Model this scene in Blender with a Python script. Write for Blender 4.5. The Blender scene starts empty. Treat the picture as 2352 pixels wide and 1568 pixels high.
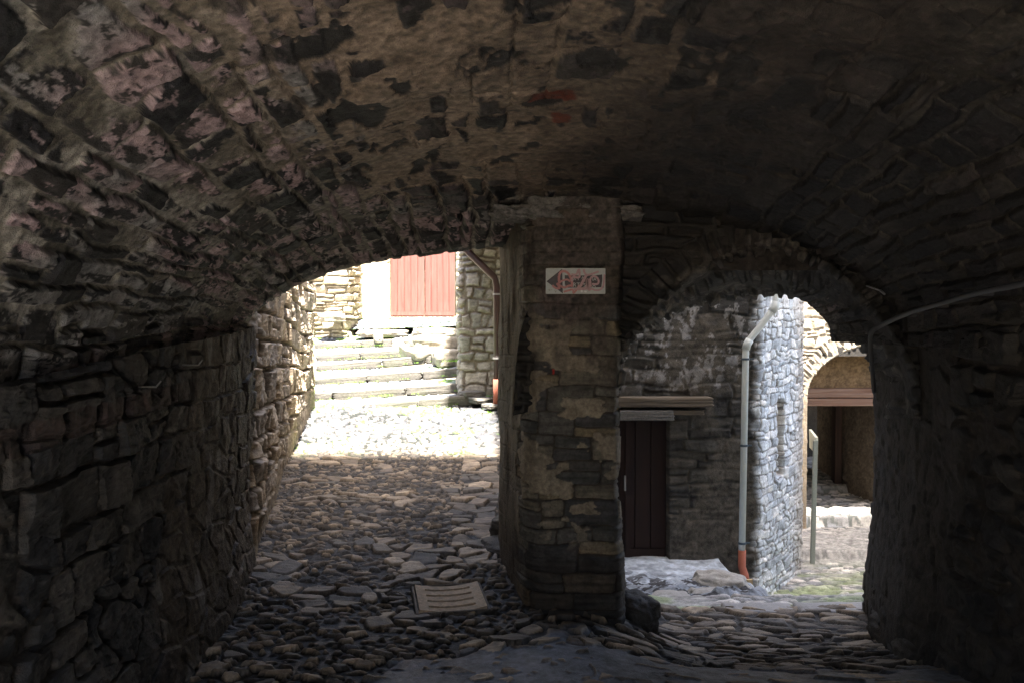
import bpy, bmesh, math, random
import numpy as np
from mathutils import Vector, Matrix, noise as mnoise

# ---------------------------------------------------------------- camera
S = bpy.context.scene
COL = S.collection
R = math.radians
F = 1900.0                                   # focal length in px of a 2352 px wide frame
CAMZ = 1.65
cam_d = bpy.data.cameras.new('camera'); cam = bpy.data.objects.new('camera', cam_d); COL.objects.link(cam)
cam_d.sensor_width = 36.0; cam_d.lens = F/2352*36; cam_d.clip_start = 0.02; cam_d.clip_end = 1500
cam.location = (0, 0, CAMZ)
cam.rotation_euler = (R(90-1.327), 0, R(-1.387))
S.camera = cam
CM = cam.rotation_euler.to_matrix()
def at(px, py, D):
    """point seen at photo pixel (2352 wide frame) whose world distance along Y is D"""
    d = CM @ Vector(((px-1176)/F, -(py-784)/F, -1))
    d = d*(D/d.y)
    return Vector((d.x, d.y, CAMZ+d.z))

# ---------------------------------------------------------------- light
SUN_EL, SUN_AZ = 74.0, -14.0                  # az: degrees the sun stands to the left of straight behind the camera
w = bpy.data.worlds.new('World'); S.world = w; w.use_nodes = True
nt = w.node_tree; bg = nt.nodes['Background']
sky = nt.nodes.new('ShaderNodeTexSky'); sky.sky_type = 'NISHITA'; sky.sun_disc = False; sky.dust_density = 4.0; sky.ozone_density = 0.9
sky.sun_elevation = R(SUN_EL); sky.sun_rotation = R(180+SUN_AZ)
nt.links.new(sky.outputs[0], bg.inputs[0]); bg.inputs[1].default_value = 0.07
sl = bpy.data.lights.new('sun', 'SUN'); sl.energy = 5.0; sl.angle = R(2.6); sl.color = (1, .93, .83)
so = bpy.data.objects.new('sun', sl); COL.objects.link(so)
a, e = R(SUN_AZ), R(SUN_EL)
sund = Vector((-math.sin(a)*math.cos(e), -math.cos(a)*math.cos(e), math.sin(e)))
so.rotation_euler = sund.to_track_quat('Z', 'Y').to_euler(); so.location = (0, 0, 20)
S.view_settings.view_transform = 'Standard'; S.view_settings.look = 'None'
S.view_settings.exposure = 3.55; S.view_settings.gamma = 1
S.render.engine = 'CYCLES'
cy = S.cycles
cy.use_denoising = True; cy.denoising_prefilter = 'NONE'; cy.max_bounces = 10; cy.diffuse_bounces = 8; cy.glossy_bounces = 3
cy.sample_clamp_indirect = 6; cy.caustics_reflective = False; cy.caustics_refractive = False

# ---------------------------------------------------------------- noise in numpy
def hsh(ix, iy, seed):
    x = (ix.astype(np.int64) & 0xffffffff).astype(np.uint64); y = (iy.astype(np.int64) & 0xffffffff).astype(np.uint64)
    M = np.uint64(0xffffffff)
    h = (x*np.uint64(374761393) + y*np.uint64(668265263) + np.uint64((seed*2246822519+3266489917) & 0xffffffff)) & M
    h = ((h ^ (h >> np.uint64(13)))*np.uint64(1274126177)) & M
    h = ((h ^ (h >> np.uint64(16)))*np.uint64(2246822519)) & M
    h = h ^ (h >> np.uint64(15))
    return (h & np.uint64(0xffffff)).astype(np.float64)/float(0x1000000)
def vn(x, y, seed):
    fx, fy = np.floor(x), np.floor(y); tx, ty = x-fx, y-fy
    tx = tx*tx*tx*(tx*(tx*6-15)+10); ty = ty*ty*ty*(ty*(ty*6-15)+10)
    a = hsh(fx, fy, seed); b = hsh(fx+1, fy, seed); c = hsh(fx, fy+1, seed); d = hsh(fx+1, fy+1, seed)
    return (a*(1-tx)+b*tx)*(1-ty)+(c*(1-tx)+d*tx)*ty
def fbm(x, y, o=4, seed=0, g=.5):
    s = 0; am = 1; t = 0
    for i in range(o):
        s = s+am*vn(x*(2**i)+17.3*i, y*(2**i)-9.1*i, seed+i*7); t += am; am *= g
    return s/t                                # 0..1, mean .5
def ss(a, b, x):
    t = np.clip((x-a)/(b-a), 0, 1); return t*t*(3-2*t)
def lerp(a, b, t): return a+(b-a)*t
def pal(cols, r):
    cols = np.array(cols, float); n = len(cols)
    k = np.minimum((r*n).astype(int), n-1)
    return cols[k]

# ---------------------------------------------------------------- stone patterns: return edge distance (m), id randoms r0..r3, local coords
def courses(U, V, hv, wu, seed, warp=.3, split=.3):
    wx = (fbm(U*2.2/wu*.5, V*2.2/wu*.5, 3, seed+50)-.5)*2*warp*hv
    wy = (fbm(U*1.7/wu*.5+40, V*1.7/hv*.35, 3, seed+60)-.5)*2*warp*hv + (fbm(U*.35+9, V*.35, 2, seed+66)-.5)*hv*1.2
    u = U+wx*1.5; v = V+wy
    rng = np.random.RandomState(seed)
    hs = hv*(.55+.9*rng.rand(400)); b = np.concatenate([[0], np.cumsum(hs)])+V.min()-1.5
    k = np.clip(np.searchsorted(b, v.ravel()).reshape(v.shape)-1, 0, 399)
    lo = v-b[k]; hi = b[k+1]-v
    wk = wu*(.7+.6*rng.rand(400))[k]
    t = u/wk+rng.rand(400)[k]*10
    i = np.floor(t); kk = k.astype(float)
    J = lambda q: .62*(hsh(q, kk, seed+3)-.5)
    b0 = i+J(i); b1 = i+1+J(i+1)
    i2 = np.where(t < b0, i-1, np.where(t >= b1, i+1, i))
    b0 = i2+J(i2); b1 = i2+1+J(i2+1)
    dl = (t-b0)*wk; dr = (b1-t)*wk
    r = [hsh(i2, kk, seed+11+q) for q in range(4)]
    lv = lo/(lo+hi)
    # some stones are two thin ones laid one on the other
    sp = (r[3] < split) & (hs[k] > hv*.85)
    mid = .35+.3*r[2]
    ds = np.abs(lv-mid)*(lo+hi)
    top = sp & (lv > mid)
    r = [np.where(top, hsh(i2+.0, kk+500, seed+21+q), r[q]) for q in range(4)]
    ev = np.minimum(lo, hi); ev = np.where(sp, np.minimum(ev, ds), ev)
    eu = np.minimum(dl, dr)
    rad = hv*.16
    ex = np.clip(rad-eu, 0, None); ey = np.clip(rad-ev, 0, None)
    edge = np.where((ex > 0) & (ey > 0), rad-np.sqrt(ex*ex+ey*ey), np.minimum(eu, ev))
    return edge, r, (dl/(dl+dr)-.5)*2, (lv-.5)*2
def cells(U, V, su, sv, seed, jit=.85, p=2.6, warp=.15, shear=0):
    x = U/su+(fbm(U/su*.8, V/sv*.8, 2, seed+90)-.5)*2*warp+shear*V; y = V/sv+(fbm(U/su*.8+7, V/sv*.8, 2, seed+91)-.5)*2*warp
    ix, iy = np.floor(x), np.floor(y)
    d1 = np.full(x.shape, 1e9); d2 = d1.copy(); bi = ix.copy(); bj = iy.copy(); bx = ix*0; by = ix*0
    for dj in (-1, 0, 1):
        for di in (-2, -1, 0, 1, 2):
            cx, cyy = ix+di, iy+dj
            off = .5*np.mod(cyy, 2)
            px = cx+.5+off+jit*(hsh(cx, cyy, seed)-.5); py = cyy+.5+jit*(hsh(cx, cyy, seed+1)-.5)
            wgt = .8+.4*hsh(cx, cyy, seed+2)
            d = (np.abs(x-px)**p+np.abs(y-py)**p)**(1/p)*wgt
            m = d < d1
            d2 = np.where(m, d1, np.minimum(d2, d)); d1 = np.where(m, d, d1)
            bi = np.where(m, cx, bi); bj = np.where(m, cyy, bj); bx = np.where(m, x-px, bx); by = np.where(m, y-py, by)
    edge = (d2-d1)*.5*min(su, sv)
    r = [hsh(bi, bj, seed+30+q) for q in range(4)]
    return edge, r, bx*1.6, by*1.6
def relief(edge, r, lu, lv, U, V, A, w, joint, tilt=.5, slate=.12, seed=0, rough=.25, flat=False):
    p = ss(joint*.5, joint*.5+w, edge)
    h = A*p*(.45+.75*r[0])
    h = h+A*p*tilt*((r[1]-.5)*lu+(r[2]-.5)*lv*1.2)
    an = (r[3]-.5)*.5
    su = U*np.cos(an)+V*np.sin(an); sv = -U*np.sin(an)+V*np.cos(an)
    st = fbm(su*7+r[0]*50, sv*60+r[1]*50, 3, seed+5)-.5
    h = h+A*slate*2*p*st
    f = fbm(U*14, V*14, 4, seed+6)-.5; g = fbm(U*45, V*45, 3, seed+8)-.5
    h = h+A*rough*(f*1.4+g*.5)
    return h, p, st, f, g

def make_sheet(name, P, col, mat, mask=None, parent=None, wrap=False):
    """P: nv x nu x 3 positions, col: nv x nu x 3 colours"""
    nv, nu = P.shape[:2]
    me = bpy.data.meshes.new(name)
    idx = np.arange(nv*nu).reshape(nv, nu)
    q = np.stack([idx[:-1, :-1], idx[:-1, 1:], idx[1:, 1:], idx[1:, :-1]], -1)
    if mask is not None: q = q[mask[:-1, :-1]]
    q = q.reshape(-1, 4)
    me.vertices.add(nv*nu); me.vertices.foreach_set('co', P.reshape(-1).astype(np.float32))
    me.loops.add(len(q)*4); me.loops.foreach_set('vertex_index', q.ravel().astype(np.int32))
    me.polygons.add(len(q)); me.polygons.foreach_set('loop_start', np.arange(0, len(q)*4, 4, dtype=np.int32))
    me.polygons.foreach_set('loop_total', np.full(len(q), 4, np.int32))
    me.polygons.foreach_set('use_smooth', np.ones(len(q), bool))
    ca = me.color_attributes.new('Col', 'FLOAT_COLOR', 'POINT')
    c4 = np.ones((nv*nu, 4), np.float32); c4[:, :3] = np.clip(col.reshape(-1, 3), .003, .9)
    ca.data.foreach_set('color', c4.ravel())
    me.update(calc_edges=True)
    me.materials.append(mat)
    o = bpy.data.objects.new(name, me); COL.objects.link(o)
    if parent: o.parent = parent
    return o
def normals(B):
    du = np.gradient(B, axis=1); dv = np.gradient(B, axis=0)
    n = np.cross(du, dv); n /= np.linalg.norm(n, axis=2, keepdims=True)+1e-9
    return n
def tag(o, label=None, cat=None, group=None, kind=None):
    if label: o['label'] = label
    if cat: o['category'] = cat
    if group: o['group'] = group
    if kind: o['kind'] = kind
    return o
def empty(name, loc=(0, 0, 0)):
    o = bpy.data.objects.new(name, None); COL.objects.link(o); o.location = loc; return o

# ---------------------------------------------------------------- materials
def masonry_mat(name, rough=(.55, .9), bump=.5, scale=1.0, spec=.4, attr=True, base=(.3, .3, .3), var=.35):
    m = bpy.data.materials.new(name); m.use_nodes = True; t = m.node_tree; N = t.nodes; L = t.links
    p = N['Principled BSDF']
    tc = N.new('ShaderNodeTexCoord')
    n1 = N.new('ShaderNodeTexNoise'); n1.inputs['Scale'].default_value = 28*scale; n1.inputs['Detail'].default_value = 9; n1.inputs['Roughness'].default_value = .76
    n2 = N.new('ShaderNodeTexNoise'); n2.inputs['Scale'].default_value = 140*scale; n2.inputs['Detail'].default_value = 5
    L.new(tc.outputs['Object'], n1.inputs['Vector']); L.new(tc.outputs['Object'], n2.inputs['Vector'])
    mr = N.new('ShaderNodeMapRange'); mr.inputs[1].default_value = .25; mr.inputs[2].default_value = .75
    mr.inputs[3].default_value = 1-var; mr.inputs[4].default_value = 1+var; L.new(n1.outputs[0], mr.inputs[0])
    mx = N.new('ShaderNodeMix'); mx.data_type = 'RGBA'; mx.blend_type = 'MULTIPLY'; mx.inputs[0].default_value = 1
    if attr:
        at_ = N.new('ShaderNodeVertexColor'); at_.layer_name = 'Col'; L.new(at_.outputs[0], mx.inputs[6])
    else: mx.inputs[6].default_value = (*base, 1)
    cr = N.new('ShaderNodeCombineColor'); [L.new(mr.outputs[0], cr.inputs[i]) for i in range(3)]
    L.new(cr.outputs[0], mx.inputs[7]); L.new(mx.outputs[2], p.inputs['Base Color'])
    rr = N.new('ShaderNodeMapRange'); rr.inputs[1].default_value = .3; rr.inputs[2].default_value = .7
    rr.inputs[3].default_value = rough[0]; rr.inputs[4].default_value = rough[1]; L.new(n1.outputs[0], rr.inputs[0]); L.new(rr.outputs[0], p.inputs['Roughness'])
    p.inputs['Specular IOR Level'].default_value = spec
    ad = N.new('ShaderNodeMath'); ad.operation = 'MULTIPLY_ADD'; L.new(n2.outputs[0], ad.inputs[0]); ad.inputs[1].default_value = .3; L.new(n1.outputs[0], ad.inputs[2])
    b = N.new('ShaderNodeBump'); b.inputs['Strength'].default_value = bump; b.inputs['Distance'].default_value = .012/scale
    L.new(ad.outputs[0], b.inputs['Height']); L.new(b.outputs[0], p.inputs['Normal'])
    return m
M_dark = masonry_mat('dark_slate_masonry', (.5, .85), .9, 1.25, var=.75)
M_floor = masonry_mat('worn_cobbles', (.42, .8), .6, 1.2, spec=.4, var=.5)
M_out = masonry_mat('pale_masonry', (.7, .95), .7, spec=.25, var=.45)
def plain(name, base, rough=.6, scale=1.0, var=.2, bump=.25, metal=0, spec=.4):
    m = masonry_mat(name, (rough*.85, min(1, rough*1.15)), bump, scale, spec, False, base, var)
    m.node_tree.nodes['Principled BSDF'].inputs['Metallic'].default_value = metal
    return m
def wood_mat(name, c1, c2, board=0, axis='X', rough=.6, fine=14):
    m = bpy.data.materials.new(name); m.use_nodes = True; t = m.node_tree; N = t.nodes; L = t.links; p = N['Principled BSDF']
    tc = N.new('ShaderNodeTexCoord'); mp = N.new('ShaderNodeMapping'); mp.inputs['Scale'].default_value = (fine, fine, fine*.07) if axis == 'Z' else (fine*.07, fine, fine)
    L.new(tc.outputs['Object'], mp.inputs[0])
    n = N.new('ShaderNodeTexNoise'); n.inputs['Scale'].default_value = 1; n.inputs['Detail'].default_value = 6; n.inputs['Distortion'].default_value = .6
    L.new(mp.outputs[0], n.inputs['Vector'])
    r = N.new('ShaderNodeValToRGB'); r.color_ramp.elements[0].color = (*c1, 1); r.color_ramp.elements[1].color = (*c2, 1)
    r.color_ramp.elements[0].position = .32; r.color_ramp.elements[1].position = .68
    L.new(n.outputs[0], r.inputs[0]); L.new(r.outputs[0], p.inputs['Base Color']); p.inputs['Roughness'].default_value = rough
    b = N.new('ShaderNodeBump'); b.inputs['Strength'].default_value = .3; b.inputs['Distance'].default_value = .01; L.new(n.outputs[0], b.inputs['Height']); L.new(b.outputs[0], p.inputs['Normal'])
    return m

# ---------------------------------------------------------------- small mesh helpers
def from_bm(name, bm, mat, parent=None, smooth=False):
    me = bpy.data.meshes.new(name); bm.normal_update(); bm.to_mesh(me); bm.free()
    me.materials.append(mat)
    if smooth: me.polygons.foreach_set('use_smooth', np.ones(len(me.polygons), bool))
    o = bpy.data.objects.new(name, me); COL.objects.link(o)
    if parent: o.parent = parent
    return o
def rel(o, root):
    """geometry was written in world coordinates: shift it into the parent's space"""
    o.data.transform(Matrix.Translation(-root.location)); return o
def bx(bm, c, s, rz=0, bev=0, rot=None):
    M = Matrix.Translation(Vector(c)) @ (rot if rot is not None else Matrix.Rotation(rz, 4, 'Z')) @ Matrix.Diagonal((*s, 1))
    r = bmesh.ops.create_cube(bm, size=1, matrix=M)
    if bev:
        ed = list({e for v in r['verts'] for e in v.link_edges})
        bmesh.ops.bevel(bm, geom=ed, offset=bev, segments=2, affect='EDGES')
def tube(bm, pts, rad, seg=14, cap=True):
    pts = [Vector(p) for p in pts]; rings = []
    up = Vector((0, 0, 1))
    for i, p in enumerate(pts):
        d = (pts[min(i+1, len(pts)-1)]-pts[max(i-1, 0)]).normalized()
        x = d.cross(Vector((.3, 1, .1))).normalized() if i == 0 else (rx-d*rx.dot(d)).normalized()
        rx = x; y = d.cross(x)
        rr = rad[i] if isinstance(rad, (list, tuple)) else rad
        rings.append([bm.verts.new(p+(x*math.cos(2*math.pi*k/seg)+y*math.sin(2*math.pi*k/seg))*rr) for k in range(seg)])
    for a_, b_ in zip(rings, rings[1:]):
        for k in range(seg): bm.faces.new((a_[k], a_[(k+1) % seg], b_[(k+1) % seg], b_[k]))
    if cap: bm.faces.new(rings[0][::-1]); bm.faces.new(rings[-1])
def curve_pts(pts, n=6):
    """Catmull-Rom through pts"""
    P = [Vector(p) for p in pts]; P = [P[0]]+P+[P[-1]]; out = []
    for i in range(1, len(P)-2):
        for k in range(n):
            t = k/n; a0, a1, a2, a3 = P[i-1:i+3]
            out.append(.5*((2*a1)+(a2-a0)*t+(2*a0-5*a1+4*a2-a3)*t*t+(3*a1-a0-3*a2+a3)*t**3))
    out.append(P[-2]); return out
def rock_bm(bm, c, s, seed, rz=0, sub=4, amp=.35, box=.6, tilt=0):
    """a rough stone: cube-ish blob with noise"""
    r = bmesh.ops.create_icosphere(bm, subdivisions=sub, radius=1)
    rot = Matrix.Rotation(rz, 3, 'Z') @ Matrix.Rotation(tilt, 3, 'Y'); off = Vector((seed*13.7, seed*5.1, seed*2.3)); c = Vector(c)
    for v in r['verts']:
        n = v.co.normalized(); m = max(abs(n.x), abs(n.y), abs(n.z))
        p = n.lerp(n/m, box)*.5
        d = mnoise.fractal(n*1.6+off, 1, 2, 5)*amp*.25
        lay = mnoise.noise(Vector((n.x*1.2, n.y*1.2, n.z*7))+off)*.05
        p = p*(1+d+lay)
        v.co = c+rot @ Vector((p.x*s[0], p.y*s[1], p.z*s[2]))

# =================================================================== GROUND
def gz(x, y):
    x = np.asarray(x, float); y = np.asarray(y, float)
    al = np.where(y < 4.8, 0, .072*(y-4.8))
    al = al*(1-ss(.3, 1.0, x)) 
    dn = -.36*ss(.35, 1.25, x)*ss(3.3, 5.4, y)
    return al+dn
def floor_pattern(X, Y, seed=5):
    # cobbles set on edge across the way; bigger flat ones run up the middle as a gutter
    e, r, lu, lv = cells(X, Y, .100, .048, seed, jit=1.05, p=3.6, warp=.5)
    e2, r2, lu2, lv2 = cells(X, Y, .19, .13, seed+200, jit=.8, warp=.3)
    sel = (fbm(X*2.1+3, Y*2.9, 3, seed+7) > .61)
    gut = np.abs(X+.16-.02*(Y-5)+(fbm(Y*1.5, Y*0+2, 2, 9)-.5)*.12) < .17
    gut &= (Y > 5.4)
    m = sel | gut
    e = np.where(m, e2, e); r = [np.where(m, q, p) for p, q in zip(r, r2)]; lu = np.where(m, lu2, lu); lv = np.where(m, lv2, lv)
    # thin slabs laid across on the right-hand ramp
    e3, r3, lu3, lv3 = cells(X, Y+.12*X, .20, .075, seed+400, jit=.95, p=3.5, warp=.2)
    m3 = ss(.35, .8, X+(fbm(X*2, Y*2, 3, 77)-.5)*.6) > .5
    e = np.where(m3, e3, e); r = [np.where(m3, q, p) for p, q in zip(r, r3)]; lu = np.where(m3, lu3, lu); lv = np.where(m3, lv3, lv)
    h, p, st, f, g = relief(e, r, lu, lv, X, Y, .025, .007, .009, tilt=1.0, slate=.08, seed=seed, rough=.20)
    # cement smeared between and over the stones in the foreground
    cem = ss(.56, .66, fbm(X*1.3+1.7, Y*1.3, 4, 31)+.30*ss(4.25, 3.8, Y)*ss(-1.0, -.2, X)-.12*ss(4.6, 5.2, Y)-.25*ss(-.4, -1.0, X)+.25*np.exp(-((X-.35)**2/.04+(Y-4.45)**2/.05)))*ss(5.6, 4.4, Y)
    cl = .020+.008*(fbm(X*9, Y*9, 3, 8)-.5)
    top = h > cl+.004
    h = np.where(cem > .02, np.maximum(h, lerp(-.02, cl, cem)), h)
    c = pal([(.21, .163, .112), (.135, .112, .086), (.27, .212, .150), (.100, .088, .074), (.34, .27, .19), (.165, .132, .100)], r[1])
    c = c*(.8+.5*r[0])[..., None]*(1+.9*st+.9*f)[..., None]
    jc = lerp(np.array([.024, .019, .014]), np.array([.015, .018, .010]), ss(8.3, 9.3, Y)[..., None])
    c = lerp(jc, c, ss(.15, .6, p)[..., None])
    cc = np.array([.150, .163, .185])*(1+1.2*f+.8*g)[..., None]
    mk = (cem*(~top))[..., None]
    c = lerp(c, cc, np.clip(mk, 0, 1))
    return h, c, r, p, f, g
def floor_sheet(name, x0, x1, ys, nx, label_kind='structure', edit=None, flare=None):
    xs = np.linspace(0, 1, nx)
    V, U = np.meshgrid(ys, xs, indexing='ij')
    a0 = np.interp(V, *x0) if isinstance(x0, tuple) else x0; a1 = np.interp(V, *x1) if isinstance(x1, tuple) else x1
    X = a0+(a1-a0)*U; Y = V
    h, c, r, p, f, g = floor_pattern(X, Y)
    Z = gz(X, Y)+(fbm(X*.9, Y*.9, 2, 3)-.5)*.05
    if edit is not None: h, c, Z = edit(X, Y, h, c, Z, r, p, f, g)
    B = np.stack([X, Y, Z+h], -1)
    o = make_sheet(name, B, c, M_floor); tag(o, kind=label_kind); return o
def grade(y0, y1, s0, s1):
    out = [y0]
    while out[-1] < y1: out.append(out[-1]+lerp(s0, s1, (out[-1]-y0)/(y1-y0)))
    return np.array(out)
GR = Vector((-.250, 4.86))                     # drain grate centre
def alley_edit(X, Y, h, c, Z, r, p, f, g):
    # green moss between the stones outside
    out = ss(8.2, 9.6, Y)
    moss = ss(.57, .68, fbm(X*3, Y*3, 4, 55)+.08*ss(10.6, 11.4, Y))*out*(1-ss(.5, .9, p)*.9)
    c = c*lerp(np.array([1, 1, 1]), np.array([.80, .96, 1.35]), out[..., None])*lerp(1, .45, out)[..., None]  # bluer slate outdoors, its colour also darkened where the sun would burn it out
    c = lerp(c, np.array([.07, .13, .02])*(.7+fbm(X*30, Y*30, 2, 4))[..., None], moss[..., None])
    h = lerp(h, h*1.1, out)
    # seat for the drain grate
    ca_, sa_ = math.cos(R(9)), math.sin(R(9)); q = np.maximum(np.abs((X-GR.x)*ca_+(Y-GR.y)*sa_)-.195, np.abs(-(X-GR.x)*sa_+(Y-GR.y)*ca_)-.205)
    k = ss(.03, -.01, q); h = lerp(h, -.05, k)
    return h, c, Z
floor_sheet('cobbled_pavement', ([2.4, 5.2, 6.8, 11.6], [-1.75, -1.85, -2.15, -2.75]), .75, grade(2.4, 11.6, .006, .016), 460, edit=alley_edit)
floor_sheet('ramp_pavement', .75, ([2.4, 5.2, 5.9], [2.4, 2.75, 2.9]), grade(2.4, 5.72, .006, .008), 300)
# unseen lane behind the camera, colour lifted to bounce light into the vault
ys = grade(-9, 2.42, .08, .03); U, V = np.meshgrid(np.linspace(-6, 6, 260), ys)
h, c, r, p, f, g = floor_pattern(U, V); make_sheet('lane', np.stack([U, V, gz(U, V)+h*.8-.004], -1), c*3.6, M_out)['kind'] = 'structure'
bm = bmesh.new(); bmesh.ops.create_grid(bm, x_segments=2, y_segments=2, size=300, matrix=Matrix.Translation((0, 0, -3.2)))
from_bm('terrain', bm, plain('dry_earth', (.2, .17, .12)))['kind'] = 'structure'

# =================================================================== VAULT
def vault_xyz(t, Y):
    """t 0..1 from the left springing over the crown to the right springing"""
    th = t*math.pi
    zc = 2.17+.27*np.clip(5.5-Y, 0, .75)+.14*np.clip(4.75-Y, 0, 3.7); zl = 1.38+.12*ss(2.5, 5.5, Y)
    zr = 1.52
    xl = np.interp(Y, [-3, 2.5, 5.5, 6], [-1.56, -1.56, -1.68, -1.70]); xr = np.interp(Y, [-3, 3.4, 4.6, 5.6], [2.2, 2.25, 2.33, 2.3])
    xc = (xl+xr)/2; aa = (xr-xl)/2
    X = xc-aa*np.cos(th)
    zs = lerp(zl, zr, (X-xl)/(xr-xl))
    Z = zs+(zc-zs)*np.sin(th)**.98
    return np.stack([X, Y, Z], -1)
ysv = grade(.55, 5.5, .0045, .0075)
nt_ = 760
T, Yv = np.meshgrid(np.linspace(-.004, 1.0, nt_), ysv)
B = vault_xyz(np.clip(T, 0, 1), Yv)
B[..., 2] += np.where(T < 0, T*3, 0)
arc = T*4.9
def vault_pattern(Y, A, Xw):
    e, r, lu, lv = courses(Y, A, .135, .25, 11, warp=.30, split=.18)
    h, p, st, f, g = relief(e, r, lu, lv, Y, A, .046, .016, .008, tilt=.55, slate=.09, seed=12, rough=.38)
    reg0 = np.exp(-(np.clip(Xw+.05, None, 0)/.62)**2)*ss(1.3, 2.3, Y)*ss(5.4, 4.2, Y)
    side = ss(1.25, .1, Xw+.4)                       # left haunch scuffed paler; right one coloured darker for the weaker light
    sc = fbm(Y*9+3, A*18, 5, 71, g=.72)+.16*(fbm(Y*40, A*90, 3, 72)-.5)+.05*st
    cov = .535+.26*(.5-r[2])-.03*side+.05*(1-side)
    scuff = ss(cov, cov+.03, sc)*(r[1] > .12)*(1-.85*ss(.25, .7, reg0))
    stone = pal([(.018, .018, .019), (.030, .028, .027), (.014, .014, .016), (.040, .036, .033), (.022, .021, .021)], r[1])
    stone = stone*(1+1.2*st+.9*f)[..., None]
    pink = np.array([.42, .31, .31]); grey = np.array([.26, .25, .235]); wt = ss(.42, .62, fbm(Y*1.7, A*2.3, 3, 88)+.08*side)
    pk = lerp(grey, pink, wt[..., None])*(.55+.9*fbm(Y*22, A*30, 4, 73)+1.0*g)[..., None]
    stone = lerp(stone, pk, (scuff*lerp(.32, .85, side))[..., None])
    # mortar and plaster are one level that the stones stick out of
    reg = np.exp(-(np.clip(Xw+.05, None, 0)/.62)**2)*np.exp(-(np.clip(Xw-.5, 0, None)/.75)**2)*ss(1.3, 2.3, Y)*ss(5.0, 3.9, Y)
    lev = .013+.026*(fbm(Y*5, A*6, 4, 93)-.5)+.008*(fbm(Y*18, A*26, 3, 94)-.5)
    lev = lev+reg*.030+.050*(fbm(Y*2.1+8, A*2.9, 4, 97, g=.6)-.5)*(.35+reg)+.010*ss(.5, .7, fbm(Y*1.2, A*1.2, 2, 95))
    d = h-lev; vis = ss(-.001, .0035, d)
    lim = ss(.0, .5, reg)
    mort = lerp(np.array([.12, .108, .084]), np.array([.27, .25, .21]), ss(.38, .66, fbm(Y*6, A*8, 4, 91))[..., None])
    plas = lerp(np.array([.235, .180, .132]), np.array([.042, .035, .030]), ss(-.1, 1.05, Xw+(fbm(Y*2, A*2, 2, 5)-.5))[..., None])*(.7+.6*fbm(Y*8, A*13, 5, 101))[..., None]  # plaster colour darkened rightwards, where less light reaches
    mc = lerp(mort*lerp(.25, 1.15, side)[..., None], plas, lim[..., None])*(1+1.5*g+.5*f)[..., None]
    c = lerp(mc, stone, vis[..., None])
    h = np.maximum(h, lev+.009*g*(1-.6*reg)+.006*f+.006*(fbm(Y*12, A*16, 4, 98)-.5))
    h = h-.018*ss(.006, .0, e)*(fbm(Y*2.2, A*2.2, 2, 96) > .56)             # open joints here and there
    pit = ss(.62, .67, fbm(Y*5.5+2, A*9, 4, 105, g=.55)+.05*(fbm(Y*1.1, A*1.3, 2, 106)-.5)-.03*reg*ss(.7, .2, np.abs(Xw-.1)))*lim
    c = lerp(c, np.array([.026, .025, .024])*(1+f)[..., None], pit[..., None]); h = h-.009*pit
    for (by, ba, s1, s2) in ((3.28, 2.38, .040, .070), (3.50, 2.42, .055, .03)):
        q = ss(1.2, .95, np.maximum(np.abs(Y-by)/s1, np.abs(A-ba)/s2)+(fbm(Y*20, A*20, 2, 3)-.5)*.8); c = lerp(c, np.array([.14, .035, .02])*(1+f)[..., None], q[..., None])
    bul = (fbm(Y*1.1+4, A*.9, 3, 33)-.5)*.10
    return h+bul, c
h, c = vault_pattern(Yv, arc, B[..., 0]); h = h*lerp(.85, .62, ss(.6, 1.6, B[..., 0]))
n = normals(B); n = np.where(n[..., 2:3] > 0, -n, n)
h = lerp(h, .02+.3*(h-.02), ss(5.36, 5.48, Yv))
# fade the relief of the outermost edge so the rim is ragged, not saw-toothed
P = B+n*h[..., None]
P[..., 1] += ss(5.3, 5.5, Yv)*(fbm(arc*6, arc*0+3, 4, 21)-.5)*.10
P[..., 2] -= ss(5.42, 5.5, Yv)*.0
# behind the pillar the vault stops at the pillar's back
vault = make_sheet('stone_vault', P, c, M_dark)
tag(vault, 'low barrel vault of sooty slate stones and brown plaster overhead', 'vault')
# coarse continuation over and behind the camera, same surface
ysb = grade(-.9, .56, .015, .015); T2, Y2 = np.meshgrid(np.linspace(-.004, 1, 260), ysb); B2 = vault_xyz(np.clip(T2, 0, 1), Y2)
B2[..., 2] += np.where(T2 < 0, T2*3, 0)
h2, c2 = vault_pattern(Y2, T2*4.9, B2[..., 0]); n2_ = normals(B2); n2_ = np.where(n2_[..., 2:3] > 0, -n2_, n2_)
rear = make_sheet('vault_continuation', B2+n2_*h2[..., None], c2, M_dark, parent=vault)

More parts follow.
